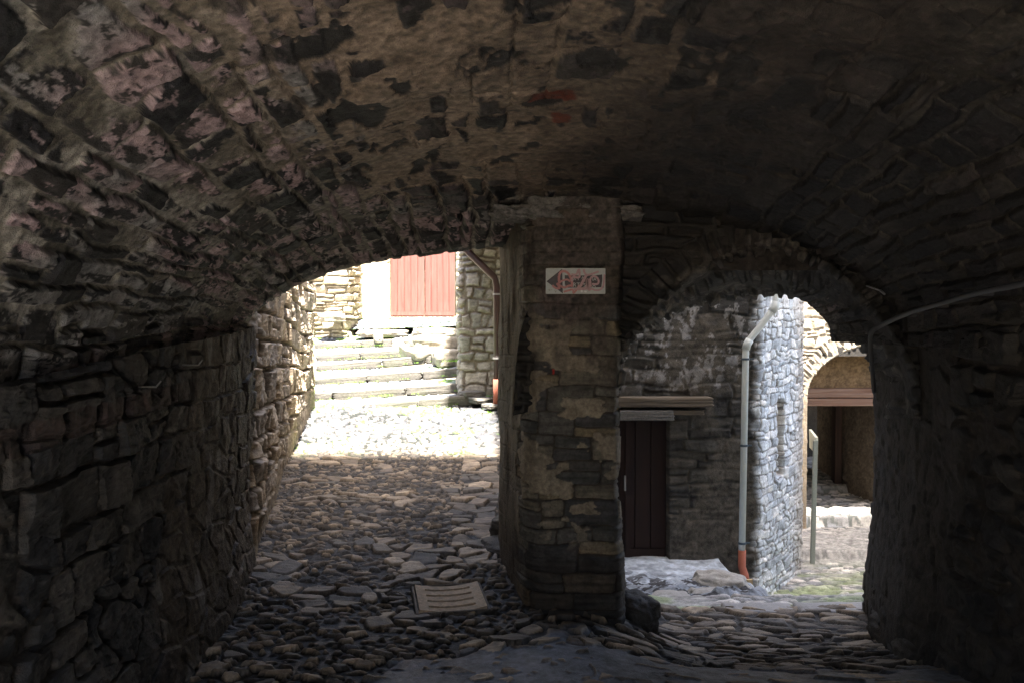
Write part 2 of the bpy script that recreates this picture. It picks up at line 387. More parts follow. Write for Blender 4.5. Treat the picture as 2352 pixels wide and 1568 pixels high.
# =================================================================== WALL SHEETS
def path_sheet(name, path, z0, z1, du, dz, pattern, mat, batter=None, flip=False, warp_top=None, parent=None, mask=None, zfun=None, smoothc=0.06):
    """vertical sheet that follows a plan path; corners rounded. pattern(U,Z,X,Y)->h,c ; positive h moves to the left of the path (flip: right)"""
    pts = np.array(path, float); seg = np.linalg.norm(np.diff(pts, axis=0), axis=1); cum = np.concatenate([[0], np.cumsum(seg)])
    if callable(du):
        us = [0]
        while us[-1] < cum[-1]: us.append(us[-1]+du(us[-1]))
        us = np.array(us); us = us/us[-1]*cum[-1]
    else: us = np.linspace(0, cum[-1], int(cum[-1]/du)+2)
    x = np.interp(us, cum, pts[:, 0]); y = np.interp(us, cum, pts[:, 1])
    # round the corners
    fine = np.linspace(0, cum[-1], 2000); fx = np.interp(fine, cum, pts[:, 0]); fy = np.interp(fine, cum, pts[:, 1])
    kk = max(1, int(smoothc/(cum[-1]/2000))); ker = np.ones(2*kk+1)/(2*kk+1)
    fxs = np.convolve(np.pad(fx, kk, 'reflect', reflect_type='odd'), ker, 'valid'); fys = np.convolve(np.pad(fy, kk, 'reflect', reflect_type='odd'), ker, 'valid')
    x = np.interp(us, fine, fxs); y = np.interp(us, fine, fys)
    zs = np.linspace(0, 1, int((np.max(z1)-np.min(z0))/dz)+2)
    Vv, Uu = np.meshgrid(zs, us, indexing='ij')
    a0 = np.interp(Uu, *z0) if isinstance(z0, tuple) else z0; a1 = np.interp(Uu, *z1) if isinstance(z1, tuple) else z1
    Zz = a0+(a1-a0)*Vv
    X = np.broadcast_to(x, Uu.shape).copy(); Y = np.broadcast_to(y, Uu.shape).copy()
    tx = np.gradient(x); ty = np.gradient(y); l = np.hypot(tx, ty); nx, ny = -ty/l, tx/l
    if flip: nx, ny = -nx, -ny
    h, c = pattern(Uu, Zz, X, Y)
    if batter is not None: h = h+batter(Uu, Zz)
    X = X+nx*h; Y = Y+ny*h
    m = mask(Uu, Zz, X, Y) if mask is not None else None
    return make_sheet(name, np.stack([X, Y, Zz], -1), c, mat, mask=m, parent=parent)

# ---- left wall: big rubble laid in sloping rough courses
def lw_pat(U, Z, X, Y):
    Zs = Z+.02*U
    e, r, lu, lv = courses(U, Zs, .165, .23, 41, warp=.22, split=.15)
    e2, r2, lu2, lv2 = cells(U, Zs, .24, .16, 43, jit=.95, warp=.3)
    m = fbm(U*1.2, Z*1.2, 3, 44)+.16*ss(1.2, .3, Z) > .53
    e = np.where(m, e2, e); r = [np.where(m, b_, a_) for a_, b_ in zip(r, r2)]; lu = np.where(m, lu2, lu); lv = np.where(m, lv2, lv)
    h, p, st, f, g = relief(e, r, lu, lv, U, Z, .036, .010, .007, tilt=.9, slate=.10, seed=45, rough=.50)
    c = pal([(.052, .049, .044), (.040, .041, .043), (.066, .060, .052), (.046, .045, .043), (.078, .071, .062), (.034, .035, .038)], r[1])*(1+.8*st+1.1*f)[..., None]
    # a few pale, bruised stones
    c = lerp(c, np.array([.20, .19, .18])*(1+f)[..., None], ((r[2] > .93)*ss(.4, .62, fbm(U*9, Z*9, 3, 46))*p)[..., None])
    mort = np.array([.060, .050, .040])*(1+1.5*g)[..., None]
    c = lerp(mort, c, ss(.15, .5, p)[..., None])
    # earth render smeared over the end of the wall
    ren = ss(.48, .62, fbm(U*2.2, Z*1.3, 4, 47)*.55+.42*ss(4.55, 5.75, U)+.12)
    rc = np.array([.082, .067, .050])*(.65+.8*fbm(U*9, Z*6, 4, 50)+1.2*g)[..., None]
    rc = lerp(rc, np.array([.2, .19, .175]), (ss(.66, .74, fbm(U*7, Z*3.4, 3, 48)))[..., None])
    h = lerp(h, .026+.030*(fbm(U*9, Z*7, 4, 49)-.5)+.014*f, ren*.65); c = lerp(c, rc, ren[..., None])
    # red bricks under the springing of the vault
    zb = 1.30+.05*(U-4.5)/3
    bl = ss(.010, .0, np.abs(Z-zb)-.045+(f)*.03)*(1-ren)
    ub = np.mod(U/.26, 1); bj = ss(.0, .05, np.minimum(ub, 1-ub)*.26)
    c = lerp(c, np.array([.062, .041, .035])*(1+1.2*f+st)[..., None]*lerp(.5, 1, bj)[..., None], (bl)[..., None]*.8); h = lerp(h, .030*bj+.025*f, bl*.7)
    h = h+(fbm(U*.8, Z*.8, 2, 51)-.5)*.10
    return h, c
LW = [(-1.9, -.92), (-1.50, -.9), (-1.49, 2.4), (-1.53, 4.6), (-1.63, 5.52), (-1.80, 5.56), (-2.3, 5.56)]
lw = path_sheet('left_passage_wall', LW, -.08, ([0, 3.6, 6.8, 7.8], [1.46, 1.46, 1.62, 1.62]), lambda u: .02 if u < 2.2 else .0068, .0062, lw_pat, M_dark, batter=lambda U, Z: .09*ss(.65, -.1, Z), flip=True)
lw.name = 'stone_wall'
tag(lw, 'dark rough stone wall of the passage, left of the cobbles', 'wall')

# ---- alley wall beyond, open to the sky
def aw_pat(U, Z, X, Y):
    e, r, lu, lv = courses(U, Z+.03*U, .215, .30, 61, warp=.13, split=.22)
    h, p, st, f, g = relief(e, r, lu, lv, U, Z, .05, .016, .018, tilt=.9, slate=.10, seed=62, rough=.42)
    c = pal([(.48, .39, .29), (.40, .34, .27), (.55, .46, .36), (.35, .30, .25), (.50, .40, .29)], r[1])*(1+.5*st+.9*f)[..., None]
    c = lerp(np.array([.12, .095, .07])*np.ones_like(c), c, ss(.2, .55, p)[..., None])
    base = ss(.30, .0, Z-.085*(U)-.02+(fbm(U*3, Z*3, 3, 63)-.5)*.5)
    c = lerp(c, np.array([.27, .225, .165])*(1+1.2*g+f)[..., None], base[..., None]); h = lerp(h, .03+.02*f, base)
    # vertical joint with a dark slot where the wall was pieced
    uj = 2.35
    j = np.abs(U-uj-.03*np.sin(Z*4)); h = h-.05*ss(.035, .008, j)
    slot = ss(.03, -.01, np.maximum(np.abs(U-uj-.10)-.13, np.abs(Z-.78)-.34)+(f)*.06)
    ribs = ss(.3, .6, np.abs(np.mod(Z/.19, 1)-.5)*2)*.25
    h = h-slot*.40*(1-ribs*.5)
    return h, c
AW = [(-2.6, 5.62), (-1.64, 5.62), (-1.82, 6.8), (-2.02, 7.9), (-2.24, 9.6), (-2.48, 11.5), (-2.7, 11.62), (-3.6, 11.62)]
aw = path_sheet('stone_wall', AW, -.05, ([0, 2, 7, 9], [4.2, 4.2, 4.0, 3.6]), .017, .0125, aw_pat, M_out, flip=True)
tag(aw, 'sunlit dry stone wall of the alley, left of the steps', 'wall')

# ---- right wall
def rw_pat(U, Z, X, Y):
    e, r, lu, lv = courses(U, Z, .16, .25, 81, warp=.2, split=.15)
    e2, r2, lu2, lv2 = cells(U-.5*Z, Z, .20, .115, 83, jit=.95, warp=.35)
    m = fbm(U*1.3, Z*1.3, 3, 84)+.2*ss(.7, .1, Z) > .56
    e = np.where(m, e2, e); r = [np.where(m, b_, a_) for a_, b_ in zip(r, r2)]; lu = np.where(m, lu2, lu); lv = np.where(m, lv2, lv)
    h, p, st, f, g = relief(e, r, lu, lv, U, Z, .05, .018, .016, tilt=.9, slate=.08, seed=85, rough=.42)
    c = pal([(.040, .038, .034), (.030, .030, .030), (.050, .046, .040), (.034, .033, .032), (.025, .025, .026)], r[1])*(1+.8*st+1.1*f)[..., None]
    c = lerp(np.array([.045, .038, .032])*(1+g)[..., None], c, ss(.15, .5, p)[..., None])
    ren = ss(.50, .60, fbm(U*1.4+4, Z*1.1, 4, 87)*.55+.22*ss(5.2, 6.0, U)*ss(8.3, 7.6, U)+.12)
    rc = np.array([.040, .035, .030])*(1+1.2*f+1.2*g)[..., None]
    h = lerp(h, .03+.020*(fbm(U*9, Z*3, 4, 89)-.5), ren*.8); c = lerp(c, rc, ren[..., None])
    h = h+(fbm(U*.8, Z*.8, 2, 86)-.5)*.10
    return h, c
RW = [(2.9, -.92), (2.2, -.9), (2.26, 3.2), (2.36, 4.5), (2.62, 5.62), (2.74, 5.70), (3.6, 5.72)]
rw = path_sheet('stone_wall', RW, -.45, 2.0, lambda u: .02 if u < 3.4 else .0075, .007, rw_pat, M_dark, batter=lambda U, Z: .05*ss(.5, -.35, Z), flip=False)
tag(rw, 'very dark stone wall of the passage, right of the arch', 'wall')

# ---- pillar between the two openings: squared stones patched with mortar
def pil_pat(U, Z, X, Y):
    e, r, lu, lv = courses(U, Z, .125, .30, 104, warp=.16, split=.45)
    h, p, st, f, g = relief(e, r, lu, lv, U, Z, .022, .007, .004, tilt=.6, slate=.25, seed=105, rough=.34)
    st2 = fbm(U*3+r[0]*30, Z*55, 3, 106)-.5
    low = ss(1.9, .9, Z)
    c = pal([(.120, .115, .098), (.082, .086, .082), (.150, .136, .106), (.100, .099, .091), (.064, .065, .065), (.20, .165, .108)], r[1])*(1+1.0*st2+.9*f)[..., None]
    c = lerp(np.array([.06, .05, .04])*np.ones_like(c), c, ss(.1, .5, p)[..., None])
    # mortar patches
    pmz = fbm(U*5.2+3, Z*8.5, 4, 107, g=.5)+.10*np.exp(-((U-1.05)/.13)**2)
    pt = ss(.545, .565, pmz)*ss(.30, .5, Z)*ss(1.85, 1.6, Z)
    pc = np.array([.26, .225, .170])*(1+.6*(fbm(U*14, Z*14, 3, 108)-.5)+.5*g)[..., None]
    h = lerp(h, .026+.004*f, pt); c = lerp(c, pc, pt[..., None])
    # old rough render above the sign and reddish traces
    up = ss(.46, .62, fbm(U*3, Z*3, 4, 109)+.35*ss(1.45, 1.95, Z))
    uc = lerp(np.array([.075, .062, .052]), np.array([.086, .066, .058]), ss(.54, .70, fbm(U*5, Z*5, 3, 110))[..., None])*(1+2*g+f)[..., None]
    h = lerp(h, .02+.016*(fbm(U*16, Z*16, 3, 111)-.5), up*.7*ss(1.2, 1.6, Z)); c = lerp(c, uc, (up*ss(1.1, 1.5, Z))[..., None]*.85)
    # the side towards the alley is smeared with earth
    sd = ss(.88, .74, U)
    sc = np.array([.095, .078, .055])*(.7+.8*fbm(U*10, Z*3, 4, 112)+.6*g)[..., None]
    h = lerp(h, .02+.035*(fbm(U*7, Z*2.6, 4, 113)-.5), sd*.8); c = lerp(c, sc, sd[..., None]*.9)
    # darker towards the foot
    ft = ss(.42, .22, Z+.1*(f)); c = lerp(c, c*np.array([.55, .5, .47]), ft[..., None])
    # red paint dab
    q = np.maximum(np.abs(U-1.155)-.004, np.abs(Z-1.64+.27)-.014); c = lerp(c, np.array([.55, .03, .02]), ss(.003, 0, q)[..., None])
    h = h+(fbm(U*1.4, Z*1.4, 2, 114)-.5)*.05
    return h, c
PIL = [(.07, 5.75), (.075, 5.52), (.215, 4.78), (.262, 4.71), (.700, 4.67), (.735, 4.75), (.80, 5.62), (.72, 5.75)]
pil = path_sheet('stone_pillar', PIL, -.35, 2.42, .0052, .0052, pil_pat, M_dark, batter=lambda U, Z: .01*ss(.35, -.1, Z), flip=True, smoothc=.016)
tag(pil, 'square stone pillar patched with mortar, under the white sign', 'pillar')

# ---- arch over the right opening: face, worn edge and soffit in one surface
def arch_curves():
    front = [(1418, 900, 4.74), (1436, 800, 4.76), (1470, 742, 4.77), (1525, 682, 4.77), (1600, 625, 4.77), (1680, 588, 4.77), (1770, 573, 4.75), (1850, 583, 4.72), (1920, 620, 4.68), (1975, 676, 4.65), (2035, 745, 4.60), (2100, 850, 4.55), (2110, 960, 4.5)]
    back = [(1405, 900, 5.6), (1440, 787, 5.6), (1500, 746, 5.6), (1560, 713, 5.6), (1630, 693, 5.6), (1710, 682, 5.6), (1790, 678, 5.6), (1855, 689, 5.6), (1915, 718, 5.6), (1960, 762, 5.6), (1992, 812, 5.6), (2010, 870, 5.6), (2014, 960, 5.6)]
    out = []
    for i, q in enumerate(front):
        p = at(*q); cx, cz = 1.50, 1.42
        d = Vector((p.x-cx, 0, p.z-cz)).normalized()
        out.append(Vector((p.x, p.y-.015, p.z))+d*.62)
    f = [at(*q) for q in front]; b = [at(*q) for q in back]; beyond = [p+Vector((0, .02, 0))+Vector((p.x-1.5, 0, p.z-1.3)).normalized()*.5 for p in b]
    return [curve_pts(c_, 14) for c_ in (out, f, b, beyond)]
oc, fc, bc, yc = arch_curves()
ns = 760; 
def resamp(c_, n):
    c_ = np.array([tuple(p) for p in c_]); d = np.concatenate([[0], np.cumsum(np.linalg.norm(np.diff(c_, axis=0), axis=1))])
    s = np.linspace(0, 1, n)
    idx = np.linspace(0, len(c_)-1, n)
    return np.stack([np.interp(idx, np.arange(len(c_)), c_[:, k]) for k in range(3)], -1), d[-1]
oc, _ = resamp(oc, ns); fc, LF = resamp(fc, ns); bc, _ = resamp(bc, ns); yc, _ = resamp(yc, ns)
rows = []; tv = []
for k in range(100): t = k/100; rows.append(oc*(1-t)+fc*t); tv.append(-.62*(1-t))
for k in range(120): t = k/120; rows.append(fc*(1-t)+bc*t); tv.append(.86*t)
for k in range(30): t = k/29; rows.append(bc*(1-t)+yc*t); tv.append(.86+.5*t)
G = np.stack(rows); tv = np.array(tv)
# soften the front arris
ker = np.ones(7)/7
for k in range(3):
    pad = np.pad(G[..., k], ((3, 3), (0, 0)), 'edge'); G[..., k] = sum(pad[i:i+G.shape[0]] for i in range(7))/7
Uc, Tc = np.meshgrid(np.linspace(0, LF, ns), tv)
Zc = G[..., 2]; Xc_ = G[..., 0]
ring = ss(-.20, -.14, Tc)
eA, rA, luA, lvA = cells(Uc, Tc*.5+3.0, .085, .22, 121, jit=.5, warp=.22)            # voussoirs, long across the soffit
eB, rB, luB, lvB = courses(Xc_, Zc, .10, .24, 123, warp=.4, split=.3)                    # rubble of the spandrel
mm = ring > .5
e_ = np.where(mm, eA, eB); r_ = [np.where(mm, a_, b_) for a_, b_ in zip(rA, rB)]; lu_ = np.where(mm, luA, luB); lv_ = np.where(mm, lvA, lvB)
h, p, st, f, g = relief(e_, r_, lu_, lv_, Uc, Tc, .034, .016, .012, tilt=1.0, slate=.08, seed=124, rough=.3)
c = pal([(.022, .020, .018), (.017, .017, .017), (.030, .027, .023), (.021, .020, .018), (.045, .041, .036)], r_[1])*(1+.8*st+1.1*f)[..., None]
c = lerp(np.array([.030, .027, .023])*(1+g)[..., None], c, ss(.1, .5, p)[..., None])
br = ss(.58, .66, fbm(Uc*4, Tc*5+3, 4, 125))*ss(-.3, -.15, Tc); c = lerp(c, np.array([.16, .145, .13])*(1+2*g)[..., None], br[..., None]*.5)
n = normals(G); 
ref = np.array([1.5, 4.9, 1.2])-G; sgn = np.sign((n*ref).sum(-1, keepdims=True)); n = n*sgn
P = G+n*(h+(fbm(Xc_*2, Zc*2+Tc, 3, 126)-.5)*.06)[..., None]
arch = make_sheet('stone_arch', P, c, M_dark)
tag(arch, 'dark round stone arch over the right-hand opening beside the pillar', 'arch')

# spandrel wall above pillar and arch up to the vault
def sp_pat(U, Z, X, Y):
    e, r, lu, lv = courses(U, Z, .10, .25, 131, warp=.4, split=.3)
    h, p, st, f, g = relief(e, r, lu, lv, U, Z, .035, .018, .012, tilt=.9, slate=.08, seed=132, rough=.3)
    c = pal([(.036, .032, .027), (.026, .025, .023), (.046, .040, .033), (.032, .029, .026)], r[1])*(1+.8*st+1.1*f)[..., None]
    ren = ss(.46, .56, fbm(U*2, Z*2, 4, 133)); c = lerp(c, np.array([.042, .035, .030])*(1+1.5*g+f)[..., None], ren[..., None]); h = lerp(h, .02+.02*f, ren)
    return h, c
sp = path_sheet('stone_wall', [(.25, 4.83), (.78, 4.83), (2.6, 4.76)], 1.95, 2.75, .008, .008, sp_pat, M_dark, flip=True)
tag(sp, 'dark rough stonework above the pillar and the arch, under the vault', 'wall')
# pale rough lintel stones on top of the pillar
bm = bmesh.new()
a_ = at(1105, 494, 4.72); 
for (px, py, wx, wz, sd) in ((1172, 492, .22, .09, 1), (1256, 482, .26, .13, 2), (1345, 484, .28, .10, 3), (1430, 494, .22, .08, 4)):
    q = at(px, py, 4.765); rock_bm(bm, q, (wx, .22, wz), sd, sub=5, amp=1.2, box=.6)
o = from_bm('lintel_stones', bm, masonry_mat('whitish_lime_stone', (.7, .95), .9, 1.2, .3, False, (.17, .162, .15), .9), smooth=True)
tag(o, 'pale rough lintel stones along the top of the pillar', 'lintel')
bm = bmesh.new()
for (px, py, wx, wz, sd) in ((1300, 524, .50, .05, 6),):
    q = at(px, py, 4.86); rock_bm(bm, q, (wx, .3, wz), sd, sub=4, amp=.5, box=.8)
o = from_bm('timber_lintel', bm, wood_mat('old_dark_timber', (.03, .022, .016), (.06, .045, .032), axis='X'), smooth=True)
tag(o, 'dark worn timber lintel below the pale lintel stones', 'beam')

# cable on the right wall
M_cable = plain('grey_cable_sheath', (.075, .078, .085), .45, 2, .1, .1)
bm = bmesh.new()
cp = [(2440, 632, 1.98), (2352, 652, 1.99), (2250, 672, 2.01), (2150, 700, 2.06), (2080, 722, 2.10)]; cp = [(a_, b_, c_*1900/(a_-1130)) for a_, b_, c_ in cp]+[(2025, 747, 4.50), (2003, 762, 4.56), (1999, 790, 4.62), (2003, 840, 4.70), (2008, 900, 4.8)]
tube(bm, curve_pts([at(*q)+Vector((0, 0, 0)) for q in cp], 6), .013, 10)
o = from_bm('cable', bm, M_cable, smooth=True)
for k_ in (0, 1, 2, 3, 4):
    q = at(*cp[k_]); bm = bmesh.new(); bx(bm, (q.x+.03, q.y, q.z), (.06, .012, .030), bev=.003); from_bm('cable_clip', bm, M_cable, o)
tag(o, 'grey electric cable sagging along the dark right wall to the arch', 'cable')
bm = bmesh.new(); q = at(2022, 668, 4.35); q2 = at(2032, 676, 4.3); tube(bm, [q, q2], .006, 8); tube(bm, [q, q+Vector((-.02, .12, .03))], .004, 6)
o = from_bm('wall_hook', bm, plain('galvanised_hook', (.6, .62, .65), .3, 2, .1, .05, .8), smooth=True); tag(o, 'small shiny metal hook above the cable by the arch', 'hook')
for k, (px, py, D) in enumerate(((436, 838, 3.95), (336, 888, 3.45))):
    bm = bmesh.new(); q = at(px, py, D)+Vector((.06, 0, 0)); tube(bm, [q+Vector((-.10, .02, .0)), q+Vector((-.02, 0, 0)), q+Vector((.004, -.01, .025))], .004, 8)
    o = from_bm('wall_hook', bm, plain('rusty_white_hook', (.22, .21, .2), .5, 2, .2, .1, .3), smooth=True)
    tag(o, ['bent pale iron hook high on the left wall, farther from the camera', 'short pale iron hook on the left wall, nearer to the camera'][k], 'hook')

# =================================================================== SIGN
sg = empty('wall_sign', at(1322, 646, 4.60)); tag(sg, 'white direction sign with dark arrow scrawled over in pink paint', 'sign')
SGW, SGH = 137/F*4.60, 59/F*4.60
def sgp(cx, cy, dy=0):        # crop coordinates of the sign (2352x1078 crop: x 65..2265, y 70..1010)
    return Vector(((cx-1165)/2200*SGW, -.008-dy, -(cy-540)/945*SGH))
bm = bmesh.new(); bx(bm, (0, 0, 0), (SGW, .012, SGH), bev=.002)
M_sw = plain('white_sign_enamel', (.55, .58, .56), .5, 3, .12, .06)
o = from_bm('panel', bm, M_sw, sg)
def poly(name, pts, mat, dy, parent):
    bm = bmesh.new(); v = [bm.verts.new(sgp(x, y, dy)) for x, y in pts]; f_ = bm.faces.new(v)
    r = bmesh.ops.extrude_face_region(bm, geom=[f_]); bmesh.ops.translate(bm, verts=[q for q in r['geom'] if isinstance(q, bmesh.types.BMVert)], vec=(0, .001, 0))
    return from_bm(name, bm, mat, parent)
M_sk = plain('grey_black_print', (.085, .075, .08), .5, 3, .3, .05)
poly('arrow', [(85, 555), (665, 95), (690, 1000)], M_sk, .0006, sg)
poly('printed_band', [(760, 330), (1300, 340), (1900, 330), (2140, 300), (2150, 500), (2110, 770), (760, 790)], M_sk, .0006, sg)
def ribbon(bm, pts, wd, dy):
    P_ = curve_pts([Vector((x, y, 0)) for x, y in pts], 8)
    L_ = []
    for i, q in enumerate(P_):
        d = (P_[min(i+1, len(P_)-1)]-P_[max(i-1, 0)]).normalized(); nn = Vector((-d.y, d.x, 0))*wd*(.5+.06*math.sin(i*1.7))
        a_ = q+nn; b_ = q-nn; L_.append((bm.verts.new(sgp(a_.x, a_.y, dy)), bm.verts.new(sgp(b_.x, b_.y, dy))))
    for (a_, b_), (c_, d_) in zip(L_, L_[1:]): bm.faces.new((a_, b_, d_, c_))
M_pk = plain('pink_spray_paint', (.58, .26, .25), .6, 3, .25, .05); M_pl = plain('pale_pink_spray_paint', (.56, .36, .37), .6, 3, .2, .05)
M_wh = plain('white_print', (.6, .62, .6), .5, 3, .1, .03)
def text(body, cx, cy, size, parent, mat):
    cu = bpy.data.curves.new('lettering', 'FONT'); cu.body = body; cu.size = size; cu.extrude = .0004; cu.align_x = 'CENTER'; cu.align_y = 'CENTER'
    o = bpy.data.objects.new('lettering', cu); COL.objects.link(o)
    dg = bpy.context.evaluated_depsgraph_get(); me = bpy.data.meshes.new_from_object(o.evaluated_get(dg)); bpy.data.objects.remove(o)
    me.transform(Matrix.Rotation(R(90), 4, 'X')); me.transform(Matrix.Translation(sgp(cx, cy, .0016)))
    me.materials.clear(); me.materials.append(mat); o = bpy.data.objects.new('lettering', me); COL.objects.link(o); o.parent = parent; return o
def ink(body, cx, cy, s=.030): return text(body, cx, cy, s, sg, M_wh)
ink('RT', 1190, 690, .034); ink('S', 1490, 700, .030); ink('A', 1840, 710, .030); ink('A', 1120, 470, .024); ink('T', 1260, 470, .022); ink('A', 1420, 430, .022); ink('IA', 1850, 480, .026); ink('A', 770, 740, .024)
bm = bmesh.new()
ribbon(bm, [(560, 640), (545, 400), (600, 230), (740, 185), (880, 260), (980, 430), (1030, 640), (1010, 760)], 88, .0022)
ribbon(bm, [(560, 600), (700, 520), (850, 490), (960, 560)], 70, .0024)
ribbon(bm, [(300, 700), (430, 800), (560, 800), (480, 640), (560, 700), (740, 780), (900, 720), (1050, 700)], 80, .0023)
ribbon(bm, [(720, 940), (900, 890), (1060, 850), (1080, 980), (1200, 860), (1290, 700)], 70, .0025)
from_bm('graffiti', bm, M_pk, sg)
bm = bmesh.new()
ribbon(bm, [(1000, 300), (1180, 300), (1280, 120), (1290, 400), (1060, 400), (1030, 560)], 80, .0027)
ribbon(bm, [(1460, 110), (1480, 220), (1560, 310), (1700, 300), (1880, 240), (2010, 190)], 75, .0028)
ribbon(bm, [(1560, 320), (1450, 520), (1350, 700), (1240, 830), (1400, 830), (1560, 780), (1600, 480), (1640, 780), (1690, 900)], 105, .0027)
ribbon(bm, [(1720, 760), (1700, 480), (1800, 370), (1930, 400), (2010, 540), (1960, 650), (1760, 650)], 75, .0029)
ribbon(bm, [(2230, 300), (2200, 560), (2170, 740), (2060, 860), (1900, 880), (1720, 830), (1300, 830), (1050, 850)], 70, .0028)
from_bm('graffiti', bm, M_pl, sg)
for (x, y, r0) in ((1385, 920, 42), (1525, 935, 42)):
    pass
bm = bmesh.new()
for (x, y, r0, rx_) in ((1385, 920, 46, 45), (1525, 932, 34, 52)):
    v = [bm.verts.new(sgp(x+rx_*math.cos(t*.6283), y+r0*math.sin(t*.6283), .0032)) for t in range(10)]; bm.faces.new(v)
from_bm('paper_scrap', bm, plain('white_paper', (.8, .8, .8), .5, 3, .05, .02), sg)
for (x, y) in ((2082, 512), (2187, 772)):
    bm = bmesh.new(); q = sgp(x, y, .002); bmesh.ops.create_cone(bm, cap_ends=True, segments=10, radius1=.0022, radius2=.0022, depth=.003, matrix=Matrix.Translation(q) @ Matrix.Rotation(R(90), 4, 'X')); from_bm('screw', bm, M_sk, sg)
bm = bmesh.new(); ribbon(bm, [(160, 870), (200, 840), (180, 910), (240, 870), (300, 880)], 12, .001); ribbon(bm, [(380, 880), (420, 930), (400, 960), (460, 900)], 14, .001)
from_bm('pen_scribble', bm, plain('ochre_ink', (.3, .3, .2), .6), sg)

# =================================================================== DRAIN GRATE
gr = empty('drain_grate', (GR.x, GR.y, float(gz(GR.x, GR.y))+.012)); gr.rotation_euler = (R(2), 0, R(9)); tag(gr, 'slotted pale concrete drain cover set in the cobbles', 'drain grate')
M_con = masonry_mat('stained_concrete', (.6, .85), .5, 1.2, .4, False, (.56, .42, .28), .5)
bm = bmesh.new(); W_, D_ = .385, .41; nx_, ny_ = 90, 100
# concave slab with four slots: a grid with holes, then given thickness
xs = np.linspace(-W_/2, W_/2, nx_); yy = np.linspace(-D_/2, D_/2, ny_)
vg = [[bm.verts.new((x, y, -.022*(1-(x/(W_/2))**2)+.0015*mnoise.noise(Vector((x*30, y*30, 0))))) for x in xs] for y in yy]
for j in range(ny_-1):
    for i in range(nx_-1):
        x, y = (xs[i]+xs[i+1])/2, (yy[j]+yy[j+1])/2
        if any(abs(y-s-.02*(x)) < .0145 and abs(x) < .138 for s in (-.135, -.045, .045, .135)): continue
        bm.faces.new((vg[j][i], vg[j][i+1], vg[j+1][i+1], vg[j+1][i]))
bmesh.ops.delete(bm, geom=[v for v in bm.verts if not v.link_faces], context='VERTS')
r = bmesh.ops.extrude_face_region(bm, geom=bm.faces[:]); bmesh.ops.translate(bm, verts=[q for q in r['geom'] if isinstance(q, bmesh.types.BMVert)], vec=(0, 0, -.018))
bmesh.ops.recalc_face_normals(bm, faces=bm.faces)
o = from_bm('slotted_cover', bm, M_con, gr); o.location = (0, 0, .028)
bm = bmesh.new()
for s in (-1, 1):
    bx(bm, (s*(W_/2+.012), 0, -.012), (.014, D_+.038, .05), bev=.003); bx(bm, (0, s*(D_/2+.012), -.012), (W_+.008, .014, .05), bev=.003)
from_bm('frame', bm, masonry_mat('dirty_frame', (.6, .9), .5, 1.2, .4, False, (.17, .14, .11), .5), gr)
bm = bmesh.new(); bx(bm, (0, 0, -.10), (W_, D_, .02)); from_bm('pit_bottom', bm, plain('drain_black', (.008, .008, .008)), gr)  # near-black floor paints the dark seen through the slots

# =================================================================== ROCKS at the foot of walls
M_rock = masonry_mat('boulder', (.5, .85), .8, .8, .4, False, (.075, .066, .055), .55)
M_rockp = masonry_mat('pale_boulder', (.7, .95), .7, .8, .3, False, (.30, .27, .22), .4)
rocks = [  # px, py, D, size, seed, rz, mat, label
    (1462, 1405, 5.0, (.22, .34, .24), 3, .3, M_rock, 'dark rounded boulder at the right foot of the pillar'),
    (1165, 1262, 5.75, (.34, .40, .16), 5, .5, M_rock, 'flat dark slab leaning at the alley foot of the pillar'),
    (1168, 1215, 6.0, (.26, .30, .22), 7, -.2, M_rock, 'rough stone just behind the slab at the pillar foot'),
    (2075, 1470, 4.95, (.26, .5, .26), 13, .2, M_rock, 'dark footing boulder at the right foot of the arch'),
    (2120, 1500, 4.45, (.28, .4, .22), 17, -.2, M_rock, 'dark footing boulder on the camera side of the arch foot'),
    (2240, 1560, 4.0, (.26, .38, .22), 19, .2, M_rock, 'dark footing boulder at the base of the right wall, nearest the camera'),
]
for (px, py, D, s, sd, rz, m, lab) in rocks:
    bm = bmesh.new(); q = at(px, py, D); rock_bm(bm, (0, 0, 0), s, sd, rz, sub=5, amp=.5, box=.35); o = from_bm('boulder', bm, m, smooth=True); o.location = q; tag(o, lab, 'boulder')

# =================================================================== ALLEY: steps, walls, red door
M_step = masonry_mat('step_kerb_stone', (.6, .9), .5, 1, .3, False, (.12, .112, .10), .35)
st = empty('stone_staircase', (-1.2, 11.4, .45)); tag(st, 'broad stone steps with cobbled treads climbing to the red door', 'steps')
def kerb(path, h_, wd, seed, parent, mat, name='step'):
    """rounded kerb blocks end to end between points"""
    bm = bmesh.new()
    for i, (a_, b_) in enumerate(path):
        a_, b_ = Vector(a_), Vector(b_); mid = (a_+b_)/2; L_ = (b_-a_).length; ang = math.atan2(b_.y-a_.y, b_.x-a_.x); pit = math.asin((b_.z-a_.z)/L_)
        rock_bm(bm, mid+Vector((0, wd/2, -h_/2+.01)), (L_*.99, wd, h_), seed+i*3, rz=ang, tilt=-pit, sub=4, amp=.12, box=.93)
    return from_bm(name, bm, mat, parent, smooth=True)
risers = [  # (left top px), (right top px), D, joints
    (716, 938, 1110, 906, 11.4), (719, 904, 1072, 880, 12.3), (722, 870, 1056, 846, 13.2), (724, 840, 1040, 812, 14.1), (724, 816, 930, 803, 15.0), (722, 788, 900, 780, 15.9)]
jn = [(0, .30, .62, 1), (0, .12, .60, 1), (0, .36, .74, 1), (0, .48, .80, 1), (0, .5, 1), (0, .6, 1)]
tops = []
for i, ((x0, y0, x1, y1, D), js) in enumerate(zip(risers, jn)):
    A_, B_ = at(x0, y0, D), at(x1, y1, D); tops.append((A_, B_))
    o = kerb([(A_.lerp(B_, a_), A_.lerp(B_, b_)) for a_, b_ in zip(js, js[1:])], .15, .16, 30+i*5, st, M_step); rel(o, st)
